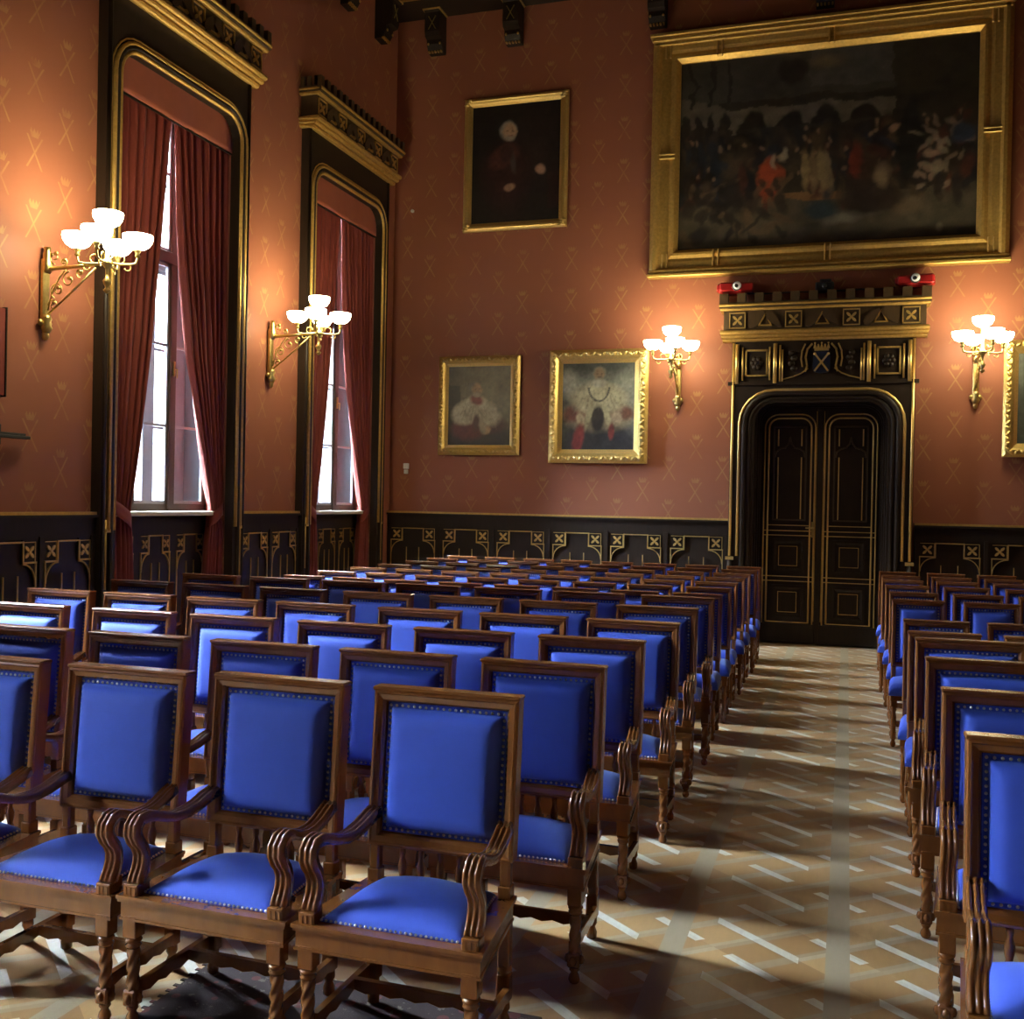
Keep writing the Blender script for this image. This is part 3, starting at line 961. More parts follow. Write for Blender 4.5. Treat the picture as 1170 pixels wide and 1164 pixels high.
# ------------------------------------------------------------------ door with its portal
door = struct_root('door_1', 'black and gilt panelled double door in a battlemented portal', 'door')
yd = YB+.26
m = mb('dark_wood')
arched_board(m, fb, DX, 1.10, 3.32, .80, 3.08, .26, 0, 0, .13)
for s in (-1, 1):
    m.prism([(DX+s*.80-.0, 0), (DX+s*1.10, 0), (DX+s*1.10, .25), (DX+s*.80, .25)], fb, .13, .16)
por = m.build('portal', door)
m = mb('gilt')
path_tube(m, fb, rr_path(DX, .985, 1.13, 3.235, .42), .020, .135, 8)
for s in (-1, 1):
    path_tube(m, fb, [(DX+s*1.075, 1.13), (DX+s*1.075, 3.84)], .018, .135, 8)
    path_tube(m, fb, [(DX+s*1.03, 3.32), (DX+s*1.03, 3.82)], .024, .15, 8)
    path_tube(m, fb, [(DX+s*.56, 3.32), (DX+s*.56, 3.82)], .024, .15, 8)
    path_tube(m, fb, [(DX+s*.50, 3.34), (DX+s*.50, 3.80)], .012, .145, 6)
    path_tube(m, fb, [(DX+s*.47, 3.34), (DX+s*.47, 3.74)], .010, .145, 6)
    path_tube(m, fb, [(DX+s*.96, 3.36), (DX+s*.96, 3.78)], .012, .145, 6)
    path_tube(m, fb, [(DX+s*.625, 3.36), (DX+s*.625, 3.78)], .012, .145, 6)
    m.prism([(DX+s*1.075-.05, 1.08), (DX+s*1.075+.05, 1.08), (DX+s*1.075+.05, 1.12), (DX+s*1.075-.05, 1.12)], fb, .12, .16)
m.build('gilt_moulding', por)
m = mb('dark_wood')
path_tube(m, fb, rr_path(DX, .925, .25, 3.19, .37), .035, .13, 8)
path_tube(m, fb, rr_path(DX, .855, .25, 3.13, .32), .026, .12, 8)
for s in (-1, 1): path_tube(m, fb, [(DX+s*1.075, .25), (DX+s*1.075, 1.1)], .03, .13, 8)
m.build('dark_moulding', por)
# stepped reveal
m = mb('dark_wood')
arched_board(m, lambda u, v, d: (u, YB+.13-d, v), DX, .80, 3.12, .755, 3.06, .24, 0, 0, .05)
arched_board(m, lambda u, v, d: (u, YB+.20-d, v), DX, .80, 3.12, .735, 3.04, .22, 0, 0, .04)
for s in (-1, 1): m.box(DX+s*.80, DX+s*.78, YB-.0, YB+.40, 0, 3.12)
m.build('reveal', door)
# overdoor panel between portal and cornice
m = mb('dark_wood'); m.prism([(DX-1.10, 3.30), (DX+1.10, 3.30), (DX+1.10, 3.86), (DX-1.10, 3.86)], fb, 0, .12)
m.prism([(DX-1.14, 3.30), (DX+1.14, 3.30), (DX+1.14, 3.345), (DX-1.14, 3.345)], fb, .1, .15)
ovd = m.build('overdoor_panel', door)
m = mb('gilt')
for s in (-1, 1):
    u = DX+s*.79
    strip(m, fb, [(u-.13, 3.42), (u+.13, 3.42), (u+.13, 3.74), (u-.13, 3.74), (u-.13, 3.42)], .022, .12, .145)
    # ogee ribs framing the shield
    strip(m, fb, [(DX+s*.12, 3.80), (DX+s*.17, 3.74), (DX+s*.19, 3.64), (DX+s*.17, 3.53), (DX+s*.19, 3.47)], .022, .12, .15)
    strip(m, fb, [(DX+s*.20, 3.80), (DX+s*.235, 3.72), (DX+s*.245, 3.62), (DX+s*.23, 3.53)], .018, .12, .14)
    strip(m, fb, [(DX+s*.16, 3.50), (DX+s*.24, 3.44), (DX+s*.34, 3.40), (DX+s*.46, 3.37)], .014, .12, .14)
m.build('gilt_ribs', ovd)
m = mb('dark_wood')
for s in (-1, 1):
    u = DX+s*.79
    for k in range(6):
        a = 2*PI*k/6; m.ell((u+.045*math.cos(a), YB-.13, 3.58+.055*math.sin(a)), (.036, .022, .036), 8, 4)
    m.ell((u, YB-.14, 3.58), (.03, .025, .03), 8, 4)
    for k in range(4): m.ell((DX+s*(.33+.03*(k % 2)), YB-.13, 3.50+.065*k), (.045, .022, .032), 8, 4)
m.build('carved_rosettes', ovd)
m = mb('shield_blue')
sh = [(-.10, 3.70), (.10, 3.70), (.105, 3.50), (.085, 3.45), (.0, 3.435), (-.085, 3.45), (-.105, 3.50)]
m.prism([(DX+u, v) for u, v in sh], fb, .14, .165)
shield = m.build('shield', ovd)
m = mb('gilt')
strip(m, fb, [(DX-.075, 3.47), (DX+.075, 3.67)], .022, .165, .178); strip(m, fb, [(DX+.075, 3.47), (DX-.075, 3.67)], .022, .165, .18)
for s in (-1, 1): m.ell((DX+s*.08, YB-.172, 3.675), (.018, .01, .018), 8, 4)
m.build('crossed_maces', shield)
m = mb('gilt')
m.prism([(DX-.085, 3.715), (DX+.085, 3.715), (DX+.085, 3.745), (DX-.085, 3.745)], fb, .14, .185)
for k in range(5):
    u = DX-.08+.04*k; m.prism([(u-.02, 3.745), (u+.02, 3.745), (u+.012, 3.775), (u, 3.81 if k % 2 == 0 else 3.785), (u-.012, 3.775)], fb, .15, .175)
    m.ell((u*1.0, YB-.163, 3.81 if k % 2 == 0 else 3.787), (.012, .012, .012), 8, 4)
m.build('crown', shield)
cornice(door, fb, DX, 1.25, 3.86, 7, 1.0, .28, 12)
# leaves
def leaf(s):
    m = mb('dark_wood')
    x0, x1 = (DX-.755, DX-.012) if s < 0 else (DX+.012, DX+.755)
    m.box(x0, x1, yd, yd+.06, .02, 3.10, .004)
    m.box(x0, x1, yd-.018, yd, .02, .26)
    lf = m.build('door_leaf', door)
    f = lambda u, v, d: (u, yd-d, v)
    xc = DX+s*.375; hw_ = .265
    m = mb('gilt')
    path_tube(m, f, rr_path(xc, hw_+.05, .24, 2.96, .17), .009, .004, 6)
    path_tube(m, f, rr_path(xc, hw_, .28, 2.91, .13), .011, .004, 6)
    for z, ex in ((1.53, 0), (1.46, .04), (1.40, .04), (.87, .04), (.81, .04), (.28, .0), (.22, .05)):
        strip(m, f, [(xc-hw_-ex, z), (xc+hw_+ex, z)], .011, 0, .010)
    for q in (-1, 1):
        strip(m, f, [(xc+q*.145, 1.62), (xc+q*.145, 2.40)], .014, 0, .012)
        strip(m, f, [(xc+q*.145, 2.56), (xc+q*.145, 2.76)], .016, 0, .012)
    m.build('gilt_lines', lf)
    m = mb('brown_wood')
    for q in (-1, 1):
        strip(m, f, [(xc+q*.20, 1.60), (xc+q*.20, 2.80)], .02, 0, .02)
        strip(m, f, [(xc+q*.185, 2.42), (xc+q*.17, 2.48), (xc+q*.12, 2.515), (xc+q*.06, 2.53), (xc+q*.02, 2.58), (xc, 2.66)], .020, 0, .024)
    strip(m, f, [(xc-.20, 2.80), (xc+.20, 2.80)], .02, 0, .02); strip(m, f, [(xc-.20, 1.60), (xc+.20, 1.60)], .02, 0, .02)
    m.build('ogee_tracery', lf)
    for z0, z1 in ((.92, 1.35), (.32, .76)):
        m = mb('dark_wood'); m.frame(xc-.20, xc+.20, z0, z1, [(0, 0), (.0, .02), (.03, .022), (.06, .002), (.06, 0)], f)
        p = m.build('lower_panel', lf)
        m = mb('old_gilt'); strip(m, f, [(xc-.115, z0+.09), (xc+.115, z0+.09), (xc+.115, z1-.09), (xc-.115, z1-.09), (xc-.115, z0+.09)], .008, 0, .008); m.build('gilt_line', p)
leaf(-1); leaf(1)
m = mb('dark_wood'); m.box(DX-.035, DX+.035, yd-.03, yd+.0, .02, 3.05, .01); m.lathe([(.03, 0), (.045, .02), (.02, .05), (.0, .08)], DX, yd-.02, 8, 3.0); ast = m.build('astragal', door)
m = mb('old_gilt'); m.box(DX-.05, DX-.04, yd-.012, yd, .3, 3.0); m.box(DX+.04, DX+.05, yd-.012, yd, .3, 3.0); m.build('gilt_line', ast)
m = mb('brass'); m.box(DX-.09, DX-.06, yd-.02, yd-.0, 1.38, 1.58, .004); m.tube([(DX-.075, yd-.02, 1.5), (DX-.075, yd-.06, 1.5), (DX-.16, yd-.06, 1.5)], .008, 6); m.build('handle', ast)

# things lying on the portal cornice
zt = 3.86+.58
def red_light(x, rz, lab):
    r = thing('spotlight', lab, 'lamp', (x, YB-.17, zt), rz, 'red lamps on the portal')
    m = mb('red_lamp'); m.box(-.21, .21, -.10, .10, .03, .15, .02); m.box(-.24, -.17, -.08, .08, .045, .135, .02); m.box(-.1, .1, -.06, .06, 0.001, .032); m.build('housing', r)
    m = mb('black_metal'); m.lathe([(.058, 0), (.058, .035), (.05, .04)], 0, 0, 16, 0, axis=lambda p: (p[0], -.10-p[2], p[1]+.095)); bz = m.build('bezel', r)
    m = mb('lens'); m.lathe([(.05, .0), (.05, .042), (.03, .047)], 0, 0, 16, 0, axis=lambda p: (p[0]+.006, -.10-p[2], p[1]+.1)); l_ = m.build('lens', bz)
    m = mb('black_metal'); m.lathe([(.024, .0), (.024, .05), (.01, .053)], 0, 0, 12, 0, axis=lambda p: (p[0]-.004, -.10-p[2], p[1]+.093)); m.build('aperture', l_)
red_light(DX-1.06, .15, 'red lamp with round lens on the left end of the portal cornice')
red_light(DX+1.08, -.15, 'red lamp with round lens on the right end of the portal cornice')
r = thing('projector', 'small black device in the middle of the portal cornice', 'device', (DX+.02, YB-.17, zt))
m = mb('black_metal'); m.box(-.11, .11, -.08, .08, .001, .11, .012); m.box(-.06, .08, -.05, .07, .11, .15, .01); m.build('body', r)
m = mb('black_metal'); m.lathe([(.03, 0), (.03, .03), (.02, .032)], 0, 0, 12, 0, axis=lambda p: (p[0], -.08-p[2], p[1]+.06)); m.build('lens', r)
m = mb('black_metal')
m.tube([(DX-.92, YB-.16, zt+.02), (DX-.7, YB-.14, zt+.013), (DX-.4, YB-.17, zt+.013), (DX-.12, YB-.14, zt+.013)], .010, 6)
tag(m.build('power_cable'), 'black cable lying along the left part of the portal cornice', 'cable')
m = mb('black_metal')
m.tube([(DX+.16, YB-.14, zt+.013), (DX+.45, YB-.17, zt+.013), (DX+.7, YB-.14, zt+.013), (DX+.84, YB-.16, zt+.02)], .010, 6)
tag(m.build('power_cable'), 'black cable lying along the right part of the portal cornice', 'cable')

# ------------------------------------------------------------------ wall sconces
def make_sconce():
    """origin on the wall at the foot of the back plate; sticks out along -Y"""
    r = thing('wall_sconce', '', 'wall lamp', group='brass wall lamps')
    m = mb('brass')
    m.box(-.035, .035, -.05, -.002, .08, .62, .012)
    m.lathe([(.012, 0), (.035, .03), (.05, .06), (.03, .10), (.045, .13), (.03, .17)], 0, -.045, 10, 0)
    m.lathe([(.028, 0), (.04, .03), (.045, .08), (.032, .11), (.036, .15), (.025, .18), (.03, .21)], 0, -.045, 10, .50)
    m.ell((0, -.04, -.0), (.03, .03, .045), 8, 5)
    for s in (-1, 1): m.ell((s*.045, -.03, .10), (.03, .02, .03), 8, 4)
    m.build('back_plate', r)
    m = mb('brass'); m.tube([(0, -.05, .535), (0, -.3, .54), (0, -.63, .555)], [.018, .015, .013], 8); m.lathe([(.02, 0), (.035, .02), (.02, .05)], 0, -.05, 8, .51)
    m.build('arm', r)
    m = mb('brass'); m.tube([(0, -.05, .16), (0, -.28, .33), (0, -.52, .52)], .009, 6)
    # leafy scrollwork in the bracket
    def scroll(cy, cz, R, turns, a0, dirn=1, w=.006):
        pts = []
        for i in range(22):
            t = i/21; a = a0+dirn*turns*2*PI*t; rr = R*(1-.8*t)
            pts.append((0, cy+rr*math.cos(a), cz+rr*math.sin(a)))
        m.tube(pts, w, 5)
    m.tube([(0, -.06, .20), (0, -.10, .34), (0, -.17, .46), (0, -.24, .525)], .007, 5)
    scroll(-.15, .36, .07, 1.3, -1.2); scroll(-.26, .44, .065, 1.2, 1.6, -1); scroll(-.37, .49, .04, 1.2, -1.5); scroll(-.11, .24, .05, 1.2, 0); scroll(-.12, .62, .05, 1.1, -1.6); scroll(-.21, .585, .035, 1.2, -1.6, -1)
    for (y, z) in ((-.16, .38), (-.27, .45), (-.12, .26), (-.13, .66), (-.09, .65), (-.22, .60), (-.37, .50)):
        m.ell((0, y, z), (.012, .022, .016), 6, 4)
    m.build('bracket', r)
    hy = -.63
    m = mb('brass')
    m.lathe([(.004, 0), (.02, .015), (.03, .03), (.012, .05), (.03, .08), (.035, .10), (.014, .13), (.016, .20), (.04, .225), (.045, .25), (.018, .28), (.014, .36), (.022, .39), (.012, .42), (.024, .47), (.03, .50), (.02, .52)], 0, hy, 10, .31)
    m.build('hub', r)
    for k in range(4):
        a = k*PI/2+.35; ca, sa = math.cos(a), math.sin(a)
        m = mb('brass'); R = .235
        P = lambda rad, z: (ca*rad, hy+sa*rad, z)
        m.tube([P(.02, .555), P(.10, .545), P(.18, .545), P(.225, .555), P(R, .59), P(R, .64)], .009, 6)
        m.lathe([(.010, 0), (.022, .012), (.014, .03), (.026, .05), (.03, .07)], P(R, 0)[0], P(R, 0)[1], 8, .60)
        pts = [P(.10+.035*math.cos(t), .585+.035*math.sin(t)) for t in [i*.5-1.5 for i in range(11)]]
        m.tube(pts, .005, 5)
        pts = [P(.16+.025*math.cos(t), .52-.025*math.sin(t)) for t in [i*.5-1.5 for i in range(10)]]
        m.tube(pts, .005, 5)
        br = m.build('branch', r)
        bowl(P(R, 0)[0], P(R, 0)[1], .665).build('glass_bowl', br)
    bowl(0, hy, .84, 1.0).build('glass_bowl', r)
    return r
def bowl(x, y, z, s=1.0):
    m = mb('bowl')
    pr = [(.028, 0), (.055, .006), (.088, .028), (.108, .058), (.117, .092), (.116, .112), (.108, .112), (.108, .09), (.098, .058), (.078, .032), (.045, .014), (.0, .010)]
    m.lathe([(a*s, b*s) for a, b in pr], x, y, 20, z)
    return m
sc0 = make_sconce(); sct = tree_of(sc0)
sc0.location = (XL+.004, 6.83, 3.03); sc0.rotation_euler = (0, 0, PI/2)
sc0['label'] = 'lit brass wall lamp with white bowls beside the nearer window'
dup(sc0, sct, (XL+.004, 10.28, 3.03), PI/2, 'lit brass wall lamp with white bowls between the two windows')
dup(sc0, sct, (-2.14, YB-.004, 3.03), 0, 'lit brass wall lamp with white bowls left of the portal')
dup(sc0, sct, (1.43, YB-.004, 3.03), 0, 'lit brass wall lamp with white bowls right of the portal')

# ------------------------------------------------------------------ pictures
def canvas(W, H, nx, nz, painter, seed=1):
    rng = np.random.default_rng(seed)
    xs, zs = np.meshgrid(np.linspace(0, 1, nx), np.linspace(0, 1, nz))
    img = np.zeros((nz, nx, 3))
    def soft(k):
        g = rng.normal(0, 1, (k, k)); gx = np.clip(xs*(k-1), 0, k-1.001); gz = np.clip(zs*(k-1), 0, k-1.001)
        i0 = gx.astype(int); j0 = gz.astype(int); fx = gx-i0; fz = gz-j0
        return g[j0, i0]*(1-fx)*(1-fz)+g[j0, i0+1]*fx*(1-fz)+g[j0+1, i0]*(1-fx)*fz+g[j0+1, i0+1]*fx*fz
    q = 1.0 if W > H else .42     # looser brushwork on the crowd scene
    xw = xs+q*(.010*soft(9)+.006*soft(24)+.003*soft(60)); zw = zs+q*(.010*soft(9)+.006*soft(24)+.003*soft(60))
    painter(img, xw, zw, rng)
    img *= 1.2*np.clip(1+.16*soft(12)+.16*soft(40), .3, 2)[..., None]
    img *= (1+rng.normal(0, .06, (nz, nx, 1)))
    img = np.clip(img, .001, 1)
    verts = np.stack([(xs-.5)*W, np.zeros_like(xs), (zs-.5)*H], -1).reshape(-1, 3)
    fs = [(j*nx+i, j*nx+i+1, (j+1)*nx+i+1, (j+1)*nx+i) for j in range(nz-1) for i in range(nx-1)]
    me = bpy.data.meshes.new('canvas'); me.from_pydata(verts.tolist(), [], fs)
    ca = me.color_attributes.new('paint', 'FLOAT_COLOR', 'POINT')
    ca.data.foreach_set('color', np.concatenate([img.reshape(-1, 3), np.ones((nx*nz, 1))], 1).astype(np.float32).ravel())
    me.materials.append(M['oil']); me.update()
    o = bpy.data.objects.new('canvas', me); C.objects.link(o)
    return o
def blob(img, xs, zs, cx, cz, rx, rz, col, soft=.35, ang=0, op=1):
    dx, dz = xs-cx, zs-cz; ca, sa = math.cos(ang), math.sin(ang)
    a, b = dx*ca+dz*sa, -dx*sa+dz*ca
    d = np.sqrt((a/rx)**2+(b/rz)**2)
    k = np.clip((1-d)/soft+.5, 0, 1)[..., None]*op
    img[:] = img*(1-k)+np.array(col)*k
def rect(img, xs, zs, x0, x1, z0, z1, col, op=1):
    k = ((xs > x0) & (xs < x1) & (zs > z0) & (zs < z1))[..., None]*op
    img[:] = img*(1-k)+np.array(col)*k

def p_hall(img, xs, zs, rng):
    img[:] = (.022, .016, .011)
    rect(img, xs, zs, 0, 1, .76, 1, (.035, .030, .024))
    rect(img, xs, zs, .46, .72, .80, 1, (.050, .045, .038)); blob(img, xs, zs, .51, .93, .05, .035, (.10, .075, .04), 1)
    rect(img, xs, zs, .72, 1, .72, 1, (.026, .020, .012))
    # arcade wall
    k = (zs > .60) & (zs < .72) & (xs > .2) & (xs < .72); img[k] = (.075, .062, .044)
    k = (xs < .2) & (zs > .62-(.2-xs)*-.15) & (zs < .72+(.2-xs)*.5); img[k] = (.07, .058, .042)
    rect(img, xs, zs, .2, .72, .73, .75, (.02, .015, .01))
    for i in range(4):
        cx = .265+.125*i; blob(img, xs, zs, cx, .58, .052, .12, (.012, .009, .007), .15)
    for i in range(4):
        cx = .02+.05*i; blob(img, xs, zs, cx, .60, .018, .12, (.014, .010, .008), .2)
    for cx in (.04, .10, .17): rect(img, xs, zs, cx-.006, cx+.006, .76, 1, (.014, .011, .009))
    blob(img, xs, zs, .40, .90, .055, .07, (.016, .012, .010), .3); 
    rect(img, xs, zs, .22, .72, .60, .62, (.02, .016, .012))
    # floor of the painted scene
    k = zs < .26; img[k] = (.050, .040, .026)
    rect(img, xs, zs, .30, .56, .235, .27, (.11, .058, .024))
    for i in range(260):
        cx = rng.uniform(0, 1); cz = rng.uniform(.20, .58)
        if .33 < cx < .55 and cz < .3: continue
        c = rng.choice(6); col = [(.018, .013, .010), (.028, .018, .012), (.010, .010, .012), (.045, .030, .016), (.05, .016, .010), (.014, .017, .024)][c]
        blob(img, xs, zs, cx, cz, rng.uniform(.010, .026), rng.uniform(.03, .09), col, .5, rng.normal(0, .3), .85)
    for i in range(46):
        cx = rng.uniform(.02, .98); cz = rng.uniform(.36, .60)
        blob(img, xs, zs, cx, cz, .007, .013, (.15, .095, .055), .7, 0, .8)
    blob(img, xs, zs, .315, .36, .03, .11, (.20, .035, .012), .4); blob(img, xs, zs, .33, .44, .012, .04, (.21, .15, .10), .6); blob(img, xs, zs, .35, .34, .012, .08, (.16, .03, .012), .5)
    blob(img, xs, zs, .365, .47, .014, .035, (.22, .18, .12), .7)
    for cx, col in ((.44, (.17, .12, .055)), (.47, (.14, .095, .05)), (.50, (.18, .13, .065)), (.52, (.15, .11, .06))): blob(img, xs, zs, cx, .38, .016, .10, col, .5, .1, .85)
    blob(img, xs, zs, .62, .42, .022, .09, (.12, .022, .012), .5); blob(img, xs, zs, .66, .35, .03, .10, (.035, .02, .012), .5)
    blob(img, xs, zs, .78, .50, .035, .22, (.010, .009, .008), .3); blob(img, xs, zs, .73, .56, .012, .02, (.16, .10, .06), .6)
    for i in range(40): blob(img, xs, zs, rng.normal(.87, .04), rng.normal(.42, .10), .010, .022, (.13+rng.uniform(0, .06), .115, .08), .6, rng.normal(0, .7), .7)
    blob(img, xs, zs, .95, .50, .04, .05, (.02, .028, .045), .6); blob(img, xs, zs, .50, .18, .05, .05, (.018, .026, .030), .5)
    blob(img, xs, zs, .60, .13, .09, .03, (.10, .09, .07), .7, .1); blob(img, xs, zs, .78, .16, .05, .05, (.085, .06, .035), .7, .4)
    for i in range(50): blob(img, xs, zs, rng.uniform(.05, .38), rng.uniform(.05, .34), rng.uniform(.008, .02), rng.uniform(.02, .06), (.016, .012, .010) if rng.random() < .6 else (.07, .045, .025), .5, rng.normal(0, .5), .8)
    blob(img, xs, zs, .66, .22, .10, .10, (.022, .014, .010), .4); blob(img, xs, zs, .70, .33, .025, .06, (.12, .085, .05), .7)

def head(img, xs, zs, cx, cz, s, asp, skin, hair, turn=.2):
    sx = s/asp
    blob(img, xs, zs, cx-turn*sx*.2, cz+.10*s, sx*.82, s*.92, hair, .35)
    blob(img, xs, zs, cx+turn*sx*.3, cz-.02*s, sx*.58, s*.84, skin, .4)
    blob(img, xs, zs, cx-sx*.15, cz, sx*.40, s*.8, tuple(c*.7 for c in skin), .9, 0, .6)
    blob(img, xs, zs, cx+turn*sx*.4, cz-.62*s, sx*.42, s*.36, hair, .6, 0, .8)
    dk = tuple(c*.35 for c in skin)
    for e in (-1, 1): blob(img, xs, zs, cx+turn*sx*.4+e*sx*.25, cz+.05*s, sx*.13, s*.06, dk, .6)
    blob(img, xs, zs, cx+turn*sx*.55, cz-.14*s, sx*.09, s*.2, tuple(c*.75 for c in skin), .7)
    blob(img, xs, zs, cx+turn*sx*.45, cz-.42*s, sx*.22, s*.05, (skin[0]*.5, skin[1]*.3, skin[2]*.3), .6)
    for e in (-1, 1): blob(img, xs, zs, cx+turn*sx*.3+e*sx*.62, cz-.02*s, sx*.09, s*.17, tuple(c*.75 for c in skin), .5)
def p_dark(img, xs, zs, rng):          # dark-robed sitter, high on the wall
    img[:] = (.010, .007, .006); blob(img, xs, zs, .72, .62, .25, .25, (.018, .010, .009), 1.6)
    blob(img, xs, zs, .40, .36, .27, .36, (.011, .006, .006), .3)
    blob(img, xs, zs, .40, .40, .24, .24, (.026, .009, .008), .8); blob(img, xs, zs, .36, .56, .17, .09, (.065, .022, .017), .5, .3); blob(img, xs, zs, .47, .52, .03, .10, (.045, .040, .034), .7, .2)
    blob(img, xs, zs, .40, .58, .07, .08, (.035, .013, .011), .5, -.6)
    head(img, xs, zs, .42, .765, .085, .72, (.36, .22, .14), (.20, .18, .15), .35)
    blob(img, xs, zs, .44, .30, .062, .03, (.26, .15, .09), .5, .2); blob(img, xs, zs, .78, .43, .055, .04, (.28, .16, .10), .5, -.3)
    rect(img, xs, zs, .86, 1, .1, .42, (.020, .007, .006))
def p_ermine(img, xs, zs, rng):        # seated figure in a white cape over red
    img[:] = (.075, .058, .034); blob(img, xs, zs, .8, .7, .4, .5, (.13, .105, .06), 1.5); rect(img, xs, zs, 0, .2, 0, .75, (.030, .022, .014))
    blob(img, xs, zs, .5, .10, .55, .22, (.022, .014, .013), .5)
    blob(img, xs, zs, .34, .22, .26, .14, (.085, .018, .014), .5); blob(img, xs, zs, .72, .26, .20, .10, (.05, .016, .016), .6)
    blob(img, xs, zs, .30, .42, .23, .15, (.32, .275, .18), .3, .25); blob(img, xs, zs, .58, .42, .25, .15, (.28, .24, .155), .4, -.35)
    blob(img, xs, zs, .45, .50, .17, .12, (.33, .285, .19), .5)
    blob(img, xs, zs, .46, .57, .10, .06, (.13, .022, .016), .5, -.2)
    for k in range(7): blob(img, xs, zs, .52+.035*k, .42-.02*k, .006, .10, (.16, .13, .08), .6, .5, .7)
    for k in range(9): blob(img, xs, zs, .22+.055*k, .40+.02*math.sin(k*2), .008, .09, (.20, .165, .10), .8, -.5+.12*k, .55)
    for k in range(30): blob(img, xs, zs, rng.uniform(.18, .75), rng.uniform(.33, .55), .006, .010, (.10, .085, .055), .8, 0, .5)
    blob(img, xs, zs, .46, .30, .05, .10, (.05, .018, .014), .7)
    head(img, xs, zs, .45, .70, .095, .78, (.26, .155, .08), (.10, .085, .06), .55); blob(img, xs, zs, .46, .635, .06, .03, (.20, .16, .11), .5)
    blob(img, xs, zs, .63, .20, .06, .045, (.27, .17, .09), .5, .7); blob(img, xs, zs, .56, .23, .05, .08, (.24, .19, .12), .6, .4)
def p_rector(img, xs, zs, rng):        # standing figure in a pale cape with a chain
    img[:] = (.135, .135, .105); blob(img, xs, zs, .5, 1.0, .7, .16, (.040, .042, .036), .8); blob(img, xs, zs, .08, .45, .2, .3, (.05, .048, .04), 1)
    blob(img, xs, zs, .10, .75, .14, .14, (.21, .205, .155), .8)
    blob(img, xs, zs, .5, .08, .6, .28, (.018, .018, .020), .5)
    blob(img, xs, zs, .5, .40, .44, .17, (.17, .14, .085), .5); blob(img, xs, zs, .22, .44, .20, .10, (.105, .030, .022), .5, .3); blob(img, xs, zs, .80, .44, .18, .08, (.10, .040, .026), .5, -.2)
    blob(img, xs, zs, .5, .58, .36, .18, (.27, .24, .15), .4)
    blob(img, xs, zs, .5, .36, .09, .15, (.020, .016, .015), .4)
    for s in (-1, 1): blob(img, xs, zs, .5+s*.12, .40, .035, .16, (.27, .24, .14), .5, s*.3)
    for i in range(20):
        t = PI+PI*i/19; blob(img, xs, zs, .51+.135*math.cos(t), .70+.14*math.sin(t), .014, .012, (.06, .055, .045), .5)
    blob(img, xs, zs, .27, .36, .055, .07, (.30, .24, .15), .5, .6); blob(img, xs, zs, .75, .37, .07, .07, (.26, .20, .13), .5)
    blob(img, xs, zs, .24, .14, .07, .17, (.15, .020, .018), .5, -.25); blob(img, xs, zs, .68, .22, .04, .09, (.12, .020, .018), .5)
    for k in range(9): blob(img, xs, zs, .24+.065*k, .54+.05*math.cos((k-4)*.5), .010, .11, (.17, .15, .095), .8, -.6+.15*k, .5)
    for k in range(40): blob(img, xs, zs, rng.uniform(.2, .8), rng.uniform(.45, .72), .006, .009, (.11, .10, .07), .8, 0, .5)
    head(img, xs, zs, .51, .86, .085, .80, (.20, .125, .07), (.135, .12, .085), .0); blob(img, xs, zs, .51, .755, .09, .05, (.23, .215, .16), .5)
def p_grey(img, xs, zs, rng):
    img[:] = (.045, .048, .040); blob(img, xs, zs, .4, .9, .6, .3, (.09, .092, .075), 1.2); blob(img, xs, zs, .6, .3, .4, .4, (.012, .012, .012), .5)
    head(img, xs, zs, .6, .74, .09, .8, (.28, .19, .12), (.12, .10, .08), -.2)

